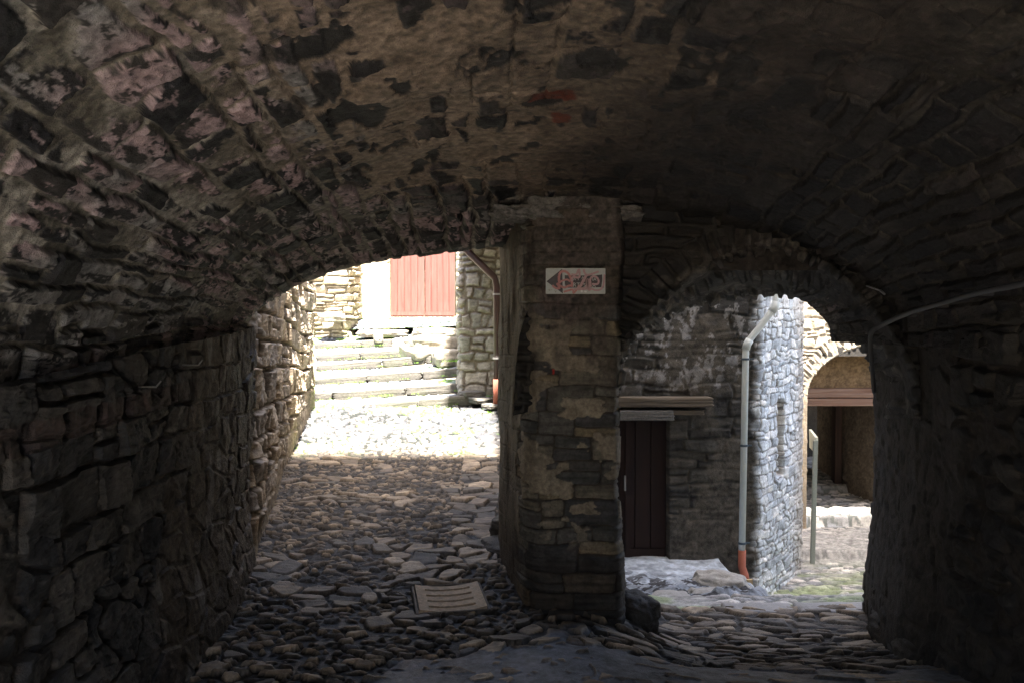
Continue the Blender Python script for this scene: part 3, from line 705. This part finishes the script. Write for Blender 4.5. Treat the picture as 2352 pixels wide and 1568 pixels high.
# treads: cobbled, sloping up from one kerb to the next
def tread(A0, B0, A1, B1, name, parent, seed=5):
    nu, nv = 150, 60
    V, U = np.meshgrid(np.linspace(0, 1, nv), np.linspace(0, 1, nu), indexing='ij')
    a0, b0, a1, b1 = [np.array(tuple(q)) for q in (A0, B0, A1, B1)]
    Bs = ((a0*(1-U[..., None])+b0*U[..., None])*(1-V[..., None])+(a1*(1-U[..., None])+b1*U[..., None])*V[..., None])
    h, c, r, p, f, g = floor_pattern(Bs[..., 0], Bs[..., 1]+20)
    moss = ss(.52, .62, fbm(Bs[..., 0]*4, Bs[..., 1]*4, 4, 58))*(1-.7*p)
    c = c*1.3*np.array([.75, .97, 1.5]); c = lerp(c, np.array([.11, .19, .03])*np.ones_like(c), moss[..., None])
    Bs[..., 2] += h*.7-.02
    o = make_sheet(name, Bs, c, M_out, parent=parent)
    if parent: rel(o, parent)
    return o
for i, (A_, B_) in enumerate(tops):
    if i+1 < len(tops): An, Bn = tops[i+1]
    else: An, Bn = at(722, 752, 17.4), at(900, 745, 17.4)
    off = Vector((0, .12, 0)); dz = Vector((0, -.01, -.10 if i+1 < len(tops) else 0))
    tread(A_+off+Vector((-.25, 0, 0)), Vector((.4, B_.y+.12, B_.z)), An+dz+Vector((-.25, 0, 0)), Vector((.4, Bn.y-.01, Bn.z+dz.z)), 'tread', st)
# landing in front of the door
tread(at(700, 758, 16.6), at(1130, 745, 16.6), at(690, 729, 17.7), at(1130, 727, 17.7), 'landing', st)
rk = [(990, 800, 14.6, (1.0, .9, .42), 41, 'pale boulder on the right of the upper steps'), (1030, 822, 14.0, (.5, .5, .3), 43, 'smaller pale stone beside the boulder by the steps'),
      (880, 766, 16.4, (1.0, .4, .16), 45, 'flat pale rock on the topmost step'), (1000, 768, 16.2, (.9, .5, .25), 46, 'ochre rock below the landing of the red door'),
      (869, 777, 15.9, (.16, .16, .16), 47, 'small grey stone standing on the upper steps'),
      (762, 730, 16.2, (.5, .4, .18), 53, 'grey flat stone under the terrace wall'),
      (1083, 905, 11.55, (.34, .3, .10), 48, 'flat grey stone at the foot of the alley corner wall'), (1105, 918, 11.3, (.30, .3, .08), 49, 'thin grey slab in front of the alley corner wall'),
      (1128, 932, 11.0, (.20, .24, .07), 51, 'small pale slab under the brown drainpipe')]
for (px, py, D, s, sd, lab) in rk:
    bm = bmesh.new(); rock_bm(bm, (0, 0, 0), s, sd, sd*.01, sub=4, amp=.4, box=.7); o = from_bm('rock', bm, M_rockp if D > 12 else M_step, smooth=True); o.location = at(px, py, D); tag(o, lab, 'rock')

def pale_pat(hv, wu, cols, seed, A=.035, mortar=(.2, .17, .12), ren=0, rc=(.45, .40, .3)):
    def fn(U, Z, X, Y):
        e, r, lu, lv = courses(U, Z, hv, wu, seed, warp=.3, split=.3)
        h, p, st, f, g = relief(e, r, lu, lv, U, Z, A, .02, .016, tilt=.9, slate=.06, seed=seed+1, rough=.2)
        c = pal(cols, r[1])*(1+.5*st+.8*f)[..., None]
        c = lerp(np.array(mortar)*np.ones_like(c), c, ss(.2, .55, p)[..., None])
        if ren:
            q = ss(.5-.3*ren, .62-.3*ren, fbm(U*1.6, Z*1.6, 4, seed+3)); c = lerp(c, np.array(rc)*(1+.8*f+g)[..., None], q[..., None]); h = lerp(h, A*.8+.01*f, q)
        return h, c
    return fn
WARM = [(.46, .40, .30), (.38, .33, .26), (.52, .46, .36), (.42, .36, .26)]
GREY = [(.30, .29, .27), (.24, .235, .23), (.36, .34, .31), (.28, .26, .235)]
# terrace wall
o = path_sheet('terrace_wall', [(-6, 16.55), (at(800, 700, 16.5).x, 16.5), (at(800, 700, 16.5).x+.05, 17.6)], 1.2, 3.9, .02, .02, pale_pat(.16, .45, WARM, 141, .06), M_out, flip=True); tag(o, 'sunlit wall of long flat stones left of the red door', 'wall')
# corner wall on the right of the steps, facing us
xa, xb = at(1060, 800, 11.8).x, at(1150, 800, 11.6).x
def cw(U, Z, X, Y):
    h, c = pale_pat(.15, .20, [(.36, .34, .30), (.29, .28, .26), (.43, .40, .35), (.33, .30, .26)], 151, .05, (.22, .19, .15))(U, Z, X, Y); return h+(fbm(U*2, Z*2, 2, 8)-.5)*.12, c
o = path_sheet('corner_wall', [(xa, 18.2), (xa-.02, 11.9), (xa+.02, 11.8), (xb+.6, 11.8)], .3, 5.2, .012, .012, cw, M_out, flip=True); tag(o, 'rough grey stone wall corner between the steps and the brown drainpipe', 'wall')
# house with the red door
hs = empty('stone_house', (-1.5, 17.8, 1.7)); tag(hs, 'sunlit pale stone house with the red plank doors above the steps', 'house')
dl, dr, db, dtp = at(895, 727, 17.8).x, at(1047, 727, 17.8).x, at(970, 727, 17.8).z, 4.05
def hw(U, Z, X, Y):
    h, c = pale_pat(.17, .34, WARM, 161, .03, (.42, .36, .24), .55, (.50, .44, .32))(U, Z, X, Y)
    q = ss(.02, -.02, np.maximum(np.maximum(dl-X, X-dr), Z-dtp)); return lerp(h, -.16, q), c
o = rel(path_sheet('wall', [(-7, 17.8), (2.5, 17.8)], 1.2, 6.0, .02, .02, hw, M_out, flip=True, parent=hs), hs)
M_red = wood_mat('weathered_red_paint', (.155, .050, .040), (.21, .085, .070), axis='Z', rough=.7, fine=22)
for k in (0, 1):
    mid = dl+(dr-dl)*.53; x0, x1 = (dl+.02, mid-.008) if k == 0 else (mid+.008, dr-.02)
    bm = bmesh.new(); nb = 5; wd = (x1-x0)/nb
    for i in range(nb): bx(bm, (x0+wd*(i+.5), 17.86, (db+dtp)/2), (wd-.006, .03, dtp-db-.02), bev=.004)
    leaf = rel(from_bm('door_leaf', bm, M_red, hs), hs)
    bm = bmesh.new(); bx(bm, ((x0+x1)/2, 17.835, db+.06), (x1-x0, .02, .09), bev=.004); q = rel(from_bm('bottom_rail', bm, M_red, leaf), hs)
bm = bmesh.new(); bx(bm, (dl+(dr-dl)*.53, 17.82, 3.35), (.03, .03, .22), bev=.006); rel(from_bm('door_handle', bm, plain('pale_metal', (.7, .68, .6), .3, 1, .1, .05, .7), hs), hs)
bm = bmesh.new(); bx(bm, ((dl+dr)/2, 17.80, db-.06), (dr-dl+.5, .22, .10), bev=.015); rel(from_bm('door_sill', bm, M_rockp, hs), hs)
# brown drainpipe with terracotta foot
M_bp = plain('brown_painted_pipe', (.055, .028, .024), .4, 2, .1, .05); M_tc = plain('terracotta_pipe', (.30, .095, .06), .7, 2, .2, .1); M_br = plain('pipe_bracket_metal', (.35, .35, .35), .4, 2, .1, .05, .6)
dp = empty('brown_drainpipe', at(1142, 930, 11.0)); tag(dp, 'brown drainpipe with orange terracotta foot beside the alley corner wall', 'drainpipe')
D = 11.0; q = [at(1040, 545, D), at(1136, 638, D), at(1141, 660, D), at(1142, 876, D)]
bm = bmesh.new(); tube(bm, q, .047, 16); rel(from_bm('pipe', bm, M_bp, dp, True), dp)
bm = bmesh.new(); tube(bm, [at(1142, 870, D), at(1142, 934, D)], .054, 16); rel(from_bm('terracotta_foot', bm, M_tc, dp, True), dp)
for py in (676, 822):
    bm = bmesh.new(); tube(bm, [at(1141, py-2, D), at(1141, py+2, D)], .056, 16); bx(bm, at(1152, py, D+.05), (.10, .02, .02)); rel(from_bm('bracket', bm, M_br, dp), dp)
bm = bmesh.new(); tube(bm, [at(1161, 560, 10.4), at(1160, 700, 10.4), at(1153, 926, 10.4)], .036, 12); bx(bm, at(1157, 818, 10.4), (.085, .085, .03))
o = from_bm('white_pipe', bm, plain('cream_plastic', (.6, .58, .5), .4, 2, .1, .03), smooth=False); tag(o, 'thin cream pipe right beside the brown drainpipe', 'pipe')
# houses between alley and yard; unseen blocks added to cast shade and block sky
M_house = masonry_mat('house_render', (.8, .95), .5, .5, .2, False, (.50, .43, .33), .3)
def block(name, x0, x1, y0, y1, z0, z1, label, cat='house', mat=M_house):
    r_ = empty(name, ((x0+x1)/2, (y0+y1)/2, z0)); tag(r_, label, cat)
    bm = bmesh.new(); bx(bm, (0, 0, (z1-z0)/2), (x1-x0, y1-y0, z1-z0)); from_bm('wall', bm, mat, r_)
    return r_
block('upper_shade_block', -1.70, 1.88, -.9, 5.35, 2.98, 12.0, 'unseen house storeys over the vaulted passage, sized for the shadow in the alley')  # unseen mass, its top set by where the alley shadow should end
block('side_shade_block', 3.0, 8, -.9, 5.35, -1.5, 20.8, 'unseen tall block beyond the dark right wall, added to shade the lower yard')  # unseen, height set to keep direct sun off the lower yard
block('upper_shade_block', 1.90, 2.98, 1.5, 5.35, 2.98, 20.8, 'unseen tall block above the right-hand arch, added to shade the lower yard')  # unseen, carries the same added shade over the yard
block('side_shade_block', -8, -1.85, -.9, 5.5, -1, 4.6, 'unseen block beyond the dark left wall, added to block sun and sky')  # unseen mass, added to hold off sun and sky
block('tower_house', .32, .82, 5.7, 8.9, -1.5, 4.3, 'narrow house between the alley and the lower yard')
block('tower_house', .32, .92, 8.95, 18.5, -1.5, 4.4, 'house behind the alley corner wall')
block('bounce_block', -8, 8, -11.5, -9.0, -1, 3.0, 'unseen low house across the lane, added to bounce light')  # unseen, added to throw light back into the passage
# stone underside of the storey that crosses the alley, just past the vault
def us_pat(X, Y):
    e, r, lu, lv = courses(X, Y, .14, .4, 171, warp=.3); h, p, st, f, g = relief(e, r, lu, lv, X, Y, .05, .02, .02, seed=172, rough=.3)
    c = pal([(.20, .17, .14), (.15, .135, .12), (.26, .22, .18)], r[1])*(1+f)[..., None]; return h, c
V, U = np.meshgrid(np.linspace(5.58, 6.6, 120), np.linspace(-.62, .4, 100), indexing='ij')
h, c = us_pat(U, V); Z = 2.52+.0*U-.02*ss(-.8, .1, U); Z = Z-.13*ss(-.5, .1, U)
o = make_sheet('overhead_slab', np.stack([U, V, Z-h], -1), c, M_out); tag(o, 'rough stone overhang behind the vault, beside the pillar', 'ceiling')
bm = bmesh.new(); bx(bm, (-.12, 6.09, 2.85), (1.0, 1.0, .5)); from_bm('slab_fill', bm, M_house, o)
bm = bmesh.new(); bx(bm, (.3, 11.12, 3.1), (1.5, 1.0, .5)); bx(bm, (.3, 11.1, 2.83), (1.55, 1.1, .05))
o = from_bm('roof_eave', bm, wood_mat('eave_timber', (.05, .035, .025), (.09, .07, .05))); tag(o, 'dark eave above the alley corner wall and the brown drainpipe', 'eave')
# grass along the steps and alley walls
random.seed(4); bm = bmesh.new()
def tuft(bm, c_, n, s):
    for _ in range(n):
        a_ = random.uniform(0, 6.283); b_ = Vector(c_)+Vector((random.gauss(0, s*.9), random.gauss(0, s*.5), 0)); hh = s*random.uniform(.4, 1.0)
        d = Vector((math.cos(a_), math.sin(a_), 0)); w_ = Vector((-d.y, d.x, 0))*s*.10
        t_ = b_+d*hh*.6+Vector((0, 0, hh)); v = [bm.verts.new(b_-w_), bm.verts.new(b_+w_), bm.verts.new(t_)]; bm.faces.new(v)
for (x0, y0, x1, y1, D) in risers:
    for _ in range(16):
        t_ = random.random(); q = at(x0, y0, D).lerp(at(x1, y1, D), t_)+Vector((0, -.04, -.10)); tuft(bm, q, 14, .035)
for _ in range(26):
    q = at(random.uniform(1040, 1140), 0, 11.15); tuft(bm, (q.x, random.uniform(10.8, 11.3), float(gz(q.x, 11.1))+.0), 16, .045)
for _ in range(40):
    yy_ = random.uniform(9.4, 11.4); tuft(bm, (random.uniform(-2.3, -.1), yy_, float(gz(-1, yy_))+.0), 8, .025)
q = at(1045, 830, 13.6); [tuft(bm, q+Vector((random.gauss(0, .12), 0, 0)), 20, .06) for _ in range(6)]
from_bm('grass', bm, plain('fresh_grass', (.16, .30, .04), .7)); bpy.data.objects['grass']['kind'] = 'stuff'

# =================================================================== LOWER YARD on the right
YZ = -1.30
def yz(X, Y):
    t = np.clip((Y-5.75)/(8.3-5.75), 0, 1)
    z = -.42-.90*t; z = np.where(Y > 8.3, YZ-.02+.04*(Y-8.3), z)
    z = z+.10*ss(9.93, 10.0, Y)+.13*ss(11.0, 11.06, Y)+.10*ss(12.3, 12.36, Y)
    stp = np.floor(t*6)/6; z = np.where(Y < 8.3, -.42-.90*stp, z)
    return z
V, U = np.meshgrid(grade(5.7, 14.5, .012, .02), np.linspace(1.0, 7.2, 420), indexing='ij')
h, c, r, p, f, g = floor_pattern(U+3.3, V+31)
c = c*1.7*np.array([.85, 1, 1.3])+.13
cem = ss(.42, .55, fbm(U*1.6, V*1.6, 4, 203)); c = lerp(c, np.array([.36, .35, .33])*(1+f+g)[..., None], cem[..., None]*.7); h = lerp(h, .02+.01*f, cem*.7)
moss = ss(.42, .58, fbm(U*1.2, V*5, 4, 201))*ss(10.1, 9.0, V); c = lerp(c, np.array([.24, .30, .14])*(1+f)[..., None], moss[..., None]*.7)
make_sheet('yard_pavement', np.stack([U, V, yz(U, V)+h*.8], -1), c, M_out)['kind'] = 'structure'
# threshold kerb stones under the arch
M_kb = masonry_mat('worn_threshold', (.5, .8), .5, 1, .4, False, (.30, .29, .28), .35)
th = empty('threshold', (2.1, 5.66, -.36)); tag(th, 'worn pale threshold slabs on the floor of the right-hand opening', 'threshold')
zt = -.355
for (xa_, xb_, sd) in ((1.62, 2.12, 61), (2.13, 2.78, 62)):
    o = kerb([((xa_, 5.62, zt+.004), (xb_, 5.62, zt))], .16, .20, sd, th, M_kb, 'slab'); rel(o, th)
# rock ledge with cement top in front of the dark door
V, U = np.meshgrid(np.linspace(5.7, 8.62, 330), np.linspace(.95, 2.62, 260), indexing='ij')
edgex = 2.30+.18*(fbm(V*1.6, V*0+1, 3, 211)-.5)-.30*ss(6.8, 5.9, V)+.12*ss(7.2, 8.2, V)
base = lerp(-.46, -.80, ss(5.8, 8.1, V))+(fbm(U*2, V*2, 3, 212)-.5)*.10
rough_ = ss(8.25, 7.7, V+.35*(U-1.6)); top_h = base+rough_*((fbm(U*4, V*6, 4, 213)-.5)*.16+.05*np.abs(fbm(U*9, V*12, 3, 214)-.5))
fall = ss(edgex-.08, edgex+.16, U+(fbm(U*6, V*6, 3, 215)-.5)*.12)
Z = lerp(top_h, yz(U, V)-.12, fall)
cc = lerp(np.array([.28, .31, .35]), np.array([.40, .45, .52]), ss(7.2, 7.9, V)[..., None])*(1+1.2*(fbm(U*12, V*12, 3, 216)-.5))[..., None]
Z = Z+.035*(fbm(U*11, V*13, 4, 219)-.5)*(1-fall)*lerp(.4, 1, rough_); spt = ss(.52, .57, fbm(U*9, V*14, 4, 217))*rough_; cc = lerp(cc, np.array([.05, .05, .055]), spt[..., None])
o = make_sheet('rock_ledge', np.stack([U, V, Z], -1), cc, M_out); tag(o, 'rough rock ledge with a cement top in front of the dark door', 'ledge')
for (px, py, D, s, sd, lab) in ((1655, 1350, 7.35, (.30, .5, .30), 63, 'pale rounded boulder at the right end of the rock ledge'), (1625, 1385, 6.6, (.26, .34, .26), 67, 'brownish boulder on the near end of the rock ledge'), (1540, 1390, 6.3, (.5, .35, .16), 69, 'long low stone on the near edge of the rock ledge')):
    bm = bmesh.new(); rock_bm(bm, (0, 0, 0), s, sd, sd*.02, sub=5, amp=.6, box=.3); o = from_bm('boulder', bm, masonry_mat('ledge_boulder', (.6, .9), .7, .8, .3, False, (.34, .33, .31), .4), smooth=True); o.location = at(px, py, D); tag(o, lab, 'boulder')
# house with the dark door: front and receding side in one wall
h2 = empty('rubble_house', (2.0, 8.5, YZ)); tag(h2, 'stone house with a dark door, grey downpipe and bright side wall', 'house')
CX = at(1742, 1400, 8.5).x; SX, SY = at(1840, 1320, 9.6).x, 9.6
ddl, ddr, ddt, ddb = 1.00, at(1534, 1200, 8.5).x, at(1500, 965, 8.5).z, at(1500, 1287, 8.5).z
UC = CX-.9; 
def rh(U, Z, X, Y):
    e, r, lu, lv = courses(U, Z, .15, .40, 181, warp=.3, split=.3)
    h, p, st, f, g = relief(e, r, lu, lv, U, Z, .03, .018, .012, tilt=.8, slate=.10, seed=182, rough=.45)
    c = pal([(.060, .058, .053), (.044, .043, .042), (.080, .074, .066), (.052, .050, .046)], r[1])*(1+.8*st+.9*f)[..., None]  # front stones coloured darker for the shade they stand in
    ren = ss(.44, .56, fbm(U*1.8, Z*1.5, 4, 183)+.1*ss(.9, 0, Z)); c = lerp(c, np.array([.075, .068, .058])*(1+1.3*f+g)[..., None], ren[..., None]); h = lerp(h, .022+.016*(fbm(U*6, Z*6, 3, 184)-.5), ren*.85)
    lime = ss(.55, .60, fbm(U*11, Z*8, 5, 185, g=.65)-.05*(1-p))*ss(.8, 1.3, Z+.3*(fbm(U*3, Z*3, 2, 186)-.5)); c = lerp(c, np.array([.27, .27, .28])*(1+1.5*f)[..., None], lime[..., None]*.8)
    # side wall: thin courses, pale blue of the skylight put into their colour
    sd = ss(UC-.10, UC+.02, U+(fbm(Z*9, Z*0, 2, 187)-.5)*.12)
    e, r, lu, lv = courses(U, Z, .10, .16, 191, warp=.42, split=.3)
    hs_, p, st, f2, g2 = relief(e, r, lu, lv, U, Z, .020, .006, .005, tilt=1.0, slate=.08, seed=192, rough=.6)
    cs = pal([(.62, .68, .74), (.70, .75, .80), (.50, .55, .61), (.78, .81, .84)], r[1])*(1+.5*st+.7*f2)[..., None]; cs = lerp(np.array([.22, .21, .2])*np.ones_like(cs), cs, ss(.2, .6, p)[..., None])
    warmf = ss(UC+.9, UC+1.35, U); cs = lerp(cs, np.array([.40, .34, .27])*(1+f2)[..., None], warmf[..., None]*.6)
    # blocked slit window
    q = ss(.01, -.01, np.maximum(np.abs(U-(UC+.62))-.10, np.abs(Z-.39)-.42)); hs_ = hs_-q*.10; cs = lerp(cs, cs*.55*np.array([1.1, .95, .8]), q[..., None])
    h = lerp(h, hs_, sd); c = lerp(c, cs, sd[..., None])
    dq = ss(.012, -.012, np.maximum(np.maximum(X-ddr, ddl-X), Z-ddt))*(U < UC-.3); h = lerp(h, -.18, dq)
    return h, c
o = rel(path_sheet('wall', [(.9, 8.5), (CX, 8.5), (SX, SY), (SX+.05, SY+.6)], -1.5, 4.6, .0085, .011, rh, M_out, flip=True, parent=h2, smoothc=.04), h2)
M_dd = wood_mat('dark_red_brown_door', (.010, .003, .002), (.020, .006, .004), axis='Z', rough=.8)
bm = bmesh.new(); wd = (ddr-ddl)/5
for i in range(5): bx(bm, (ddl+wd*(i+.5), 8.60, (ddb+ddt)/2), (wd-.008, .03, ddt-ddb-.01), bev=.003)
leaf = rel(from_bm('door', bm, M_dd, h2), h2)
bm = bmesh.new(); bx(bm, (at(1444, 1100, 8.5).x, 8.565, (ddb+ddt)/2), (.05, .03, ddt-ddb-.02), bev=.004); bx(bm, ((ddl+ddr)/2, 8.568, ddb+.06), (ddr-ddl-.02, .02, .10), bev=.004); rel(from_bm('door_batten', bm, M_dd, leaf), h2)
bm = bmesh.new(); bx(bm, (at(1437, 1120, 8.5).x, 8.54, at(1437, 1110, 8.5).z), (.018, .03, .16), bev=.004); rel(from_bm('door_handle', bm, M_br, leaf), h2)
M_tim = wood_mat('grey_old_timber', (.07, .055, .04), (.16, .13, .10), axis='X', rough=.8)
bm = bmesh.new(); a_, b_ = at(1400, 951, 8.42), at(1534, 951, 8.42); rock_bm(bm, (a_+b_)/2, ((b_-a_).length+.1, .2, .105), 71, sub=5, amp=.12, box=.95); rel(from_bm('stone_lintel', bm, masonry_mat('dull_lintel_stone', (.7, .95), .6, 1, .2, False, (.13, .125, .12), .5), h2, True), h2)
bm = bmesh.new(); a_, b_ = at(1400, 920, 8.42), at(1622, 922, 8.42); rock_bm(bm, (a_+b_)/2, ((b_-a_).length+.1, .2, .10), 73, sub=5, amp=.2, box=.92); rock_bm(bm, at(1575, 945, 8.44), (.36, .16, .05), 74, sub=4, amp=.2, box=.9); rel(from_bm('timber_lintel', bm, M_tim, h2, True), h2)
# grey downpipe
M_gp = plain('pale_grey_pipe', (.60, .66, .67), .4, 2, .1, .05)
dp = empty('grey_downpipe', at(1706, 1330, 8.3)); tag(dp, 'pale grey downpipe with orange foot on the corner of the dark-door house', 'downpipe'); D = 8.3
bm = bmesh.new(); tube(bm, [at(1785, 640, D), at(1781, 702, D), at(1776, 712, D), at(1718, 785, D), at(1713, 800, D), at(1704, 1268, D)], .0335, 16); pipe_o = rel(from_bm('pipe', bm, M_gp, dp, True), dp)
bm = bmesh.new(); tube(bm, [at(1704.5, 1262, D), at(1704, 1300, D), at(1710, 1318, D-.05), at(1716, 1345, D-.1)], .039, 16); rel(from_bm('terracotta_foot', bm, M_tc, dp, True), dp)
for el in ([(1783, 693), (1779, 708), (1772, 717)], [(1722, 780), (1716, 791), (1713, 802)]):
    bm = bmesh.new(); tube(bm, [at(*q_, D) for q_ in el], .041, 14); rel(from_bm('elbow', bm, M_gp, dp, True), dp)
for py in (824, 1022, 1246):
    bm = bmesh.new(); tube(bm, [at(1713-(py-800)*.0192, py-2.5, D), at(1713-(py-800)*.0192, py+2.5, D)], .040, 16); bx(bm, at(1720-(py-800)*.0192, py, D+.08), (.10, .015, .015)); rel(from_bm('bracket', bm, plain('dark_bracket', (.06, .09, .12), .5), dp), dp)
# wooden stake
bm = bmesh.new(); a_ = at(1722, 1336, 8.15); bx(bm, a_+Vector((.01, 0, -.14)), (.055, .03, .34), rot=Matrix.Rotation(R(-4), 4, 'Y'), bev=.003)
o = from_bm('wooden_board', bm, wood_mat('fresh_cut_wood', (.38, .28, .16), (.52, .40, .24), axis='Z')); tag(o, 'short pale wooden board leaning at the foot of the grey downpipe', 'board')
# pale post with a small board
ps = empty('sign_post', at(1868, 1305, 9.8)); tag(ps, 'thin pale post with a small board on top in the lower yard', 'post'); D = 9.8
bm = bmesh.new(); a_, b_ = at(1872, 1010, D), at(1867, 1305, D); m_ = (a_+b_)/2; bx(bm, m_, (.055, .03, (a_-b_).length), rot=Matrix.Rotation(R(1), 4, 'Y'), bev=.004); rel(from_bm('post', bm, plain('greenish_grey_post', (.28, .31, .28), .5, 2), ps), ps)
bm = bmesh.new(); v = [bm.verts.new(p_) for p_ in (at(1858, 985, D+.35), at(1873, 1004, D), at(1873, 1042, D), at(1859, 1026, D+.35))]; f_ = bm.faces.new(v); r = bmesh.ops.extrude_face_region(bm, geom=[f_]); bmesh.ops.translate(bm, verts=[q_ for q_ in r['geom'] if isinstance(q_, bmesh.types.BMVert)], vec=(.035, .01, 0)); bmesh.ops.recalc_face_normals(bm, faces=bm.faces); rel(from_bm('board', bm, plain('cream_board', (.62, .62, .50), .5), ps), ps)

# far house with the warm arch
fh = empty('arched_house', (5.2, 10.9, -1.1)); tag(fh, 'warm ochre stone house with a wide arch over a dark entrance', 'house'); FY = 10.9
ecx, ecz, ea, eb = at(1990, 1000, FY).x+.42, .66, 1.22, .74
th_ = np.linspace(math.pi, 0, 260)
inner = np.stack([ecx+ea*np.cos(th_), np.full(260, FY), ecz+eb*np.sin(th_)], -1)
inner = np.concatenate([np.stack([np.full(90, ecx-ea), np.full(90, FY), np.linspace(-1.6, ecz, 90, endpoint=False)], -1), inner, np.stack([np.full(90, ecx+ea), np.full(90, FY), np.linspace(ecz, -1.6, 90)], -1)])
outer = inner.copy(); ctr = np.array([ecx, FY, ecz]); 
outer[90:350, 0] = ecx+2.6*np.cos(th_); outer[90:350, 2] = ecz+3.4*np.sin(th_); outer[:90, 0] = ecx-2.6; outer[350:, 0] = ecx+2.6
ts = np.concatenate([np.linspace(0, 1, 130)[:-1], 1+np.linspace(0, 1, 40)])
rows = [outer*(1-t)+inner*t if t < 1 else inner+np.array([0, (t-1)*.55, 0]) for t in ts]
G = np.stack(rows); ns_ = G.shape[1]
Ua, Ta = np.meshgrid(np.linspace(0, 6.2, ns_), ts*1.6)
vm = (Ta > 1.42)
e1, r1, l1, l2 = cells(Ua, Ta, .075, .26, 221, jit=.5, warp=.2); e0, r0, l3, l4 = courses(G[..., 0], G[..., 2], .10, .2, 223, warp=.4)
e_ = np.where(vm, e1, e0); r_ = [np.where(vm, a_, b_) for a_, b_ in zip(r1, r0)]
h, p, st_, f, g = relief(e_, r_, np.where(vm, l1, l3), np.where(vm, l2, l4), Ua, Ta, .018, .015, .012, seed=224, rough=.3)
c = pal([(.50, .43, .33), (.46, .39, .30), (.55, .47, .37), (.48, .42, .33)], r_[1])*(1+.6*f+.5*g)[..., None]
pier = ss(.75, .4, G[..., 2]); c = lerp(c, np.array([.40, .32, .23])*(1+.5*f)[..., None], pier[..., None]*.8); h = h*(1-.6*pier)
n = normals(G); n = n*np.where(n[..., 1:2] > .3, -1, 1); n = np.where(ts[:, None, None] > 1.03, 0, n)
o = rel(make_sheet('arch_front', G+n*h[..., None], c, M_out, parent=fh), fh)
# masonry panel and beam under the arch, dark-coloured room behind
o = rel(path_sheet('panel_wall', [(ecx-ea-.1, FY+.5), (ecx+ea+.1, FY+.5)], .70, 1.7, .015, .015, pale_pat(.10, .3, [(.34, .22, .12), (.30, .2, .12), (.38, .27, .16)], 231, .03, (.26, .18, .1), .4, (.36, .24, .13)), M_out, flip=True, parent=fh), fh)
bm = bmesh.new(); zb_ = at(1930, 918, FY+.4).z; rock_bm(bm, (ecx, FY+.42, zb_+.10), (2*ea+.2, .2, .13), 81, sub=5, amp=.1, box=.96); rock_bm(bm, (ecx, FY+.40, zb_-.02), (2*ea+.2, .22, .10), 82, sub=5, amp=.1, box=.96); rel(from_bm('beam', bm, wood_mat('reddish_beam', (.18, .08, .045), (.38, .25, .18), axis='X'), fh, True), fh)
M_in = masonry_mat('dim_interior_plaster', (.8, .95), .5, .6, .2, False, (.20, .16, .12), .4)
bm = bmesh.new(); bx(bm, (ecx-ea-.12, 12.6, .3), (.2, 2.2, 4)); bx(bm, (ecx, 14.6, .3), (4.5, .2, 4)); bx(bm, (ecx, 12.7, 1.3), (4, 3.6, .2)); rel(from_bm('interior_wall', bm, masonry_mat('dark_interior', (.8, .95), .5, .6, .2, False, (.06, .055, .05), .4), fh), fh)
bm = bmesh.new(); q0, q1 = at(1944, 1000, 12.4), at(2030, 1000, 11.6); nn = 40
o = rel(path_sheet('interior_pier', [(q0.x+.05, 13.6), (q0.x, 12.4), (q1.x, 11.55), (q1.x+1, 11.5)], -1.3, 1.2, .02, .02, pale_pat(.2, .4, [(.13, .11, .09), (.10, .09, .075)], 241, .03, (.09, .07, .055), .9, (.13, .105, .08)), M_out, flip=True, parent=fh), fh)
bm = bmesh.new(); a_ = at(1926, 1000, 12.6); bx(bm, (a_.x, 12.6, 0), (.16, .16, 2.4), bev=.01); rel(from_bm('door_post', bm, wood_mat('dark_post', (.03, .015, .01), (.06, .03, .02), axis='Z'), fh), fh)
o = path_sheet('rear_shade_wall', [(2.6, -.95), (.25, -.95), (.2, -1.5)], -.1, 3.4, .02, .02, rw_pat, M_dark); tag(o, 'unseen dark stone wall added behind the camera to dim the right side', 'wall')  # unseen wall, added to keep rear light off the right side
# wall closing the yard on the right, and above it the unseen wall added at the passage's rear
o = path_sheet('yard_wall', [(6.9, 5.7), (7.0, 10.9)], -1.6, 1.2, .05, .05, pale_pat(.16, .4, WARM, 251, .04), M_out); tag(o, 'pale stone wall closing the right side of the lower yard', 'wall')
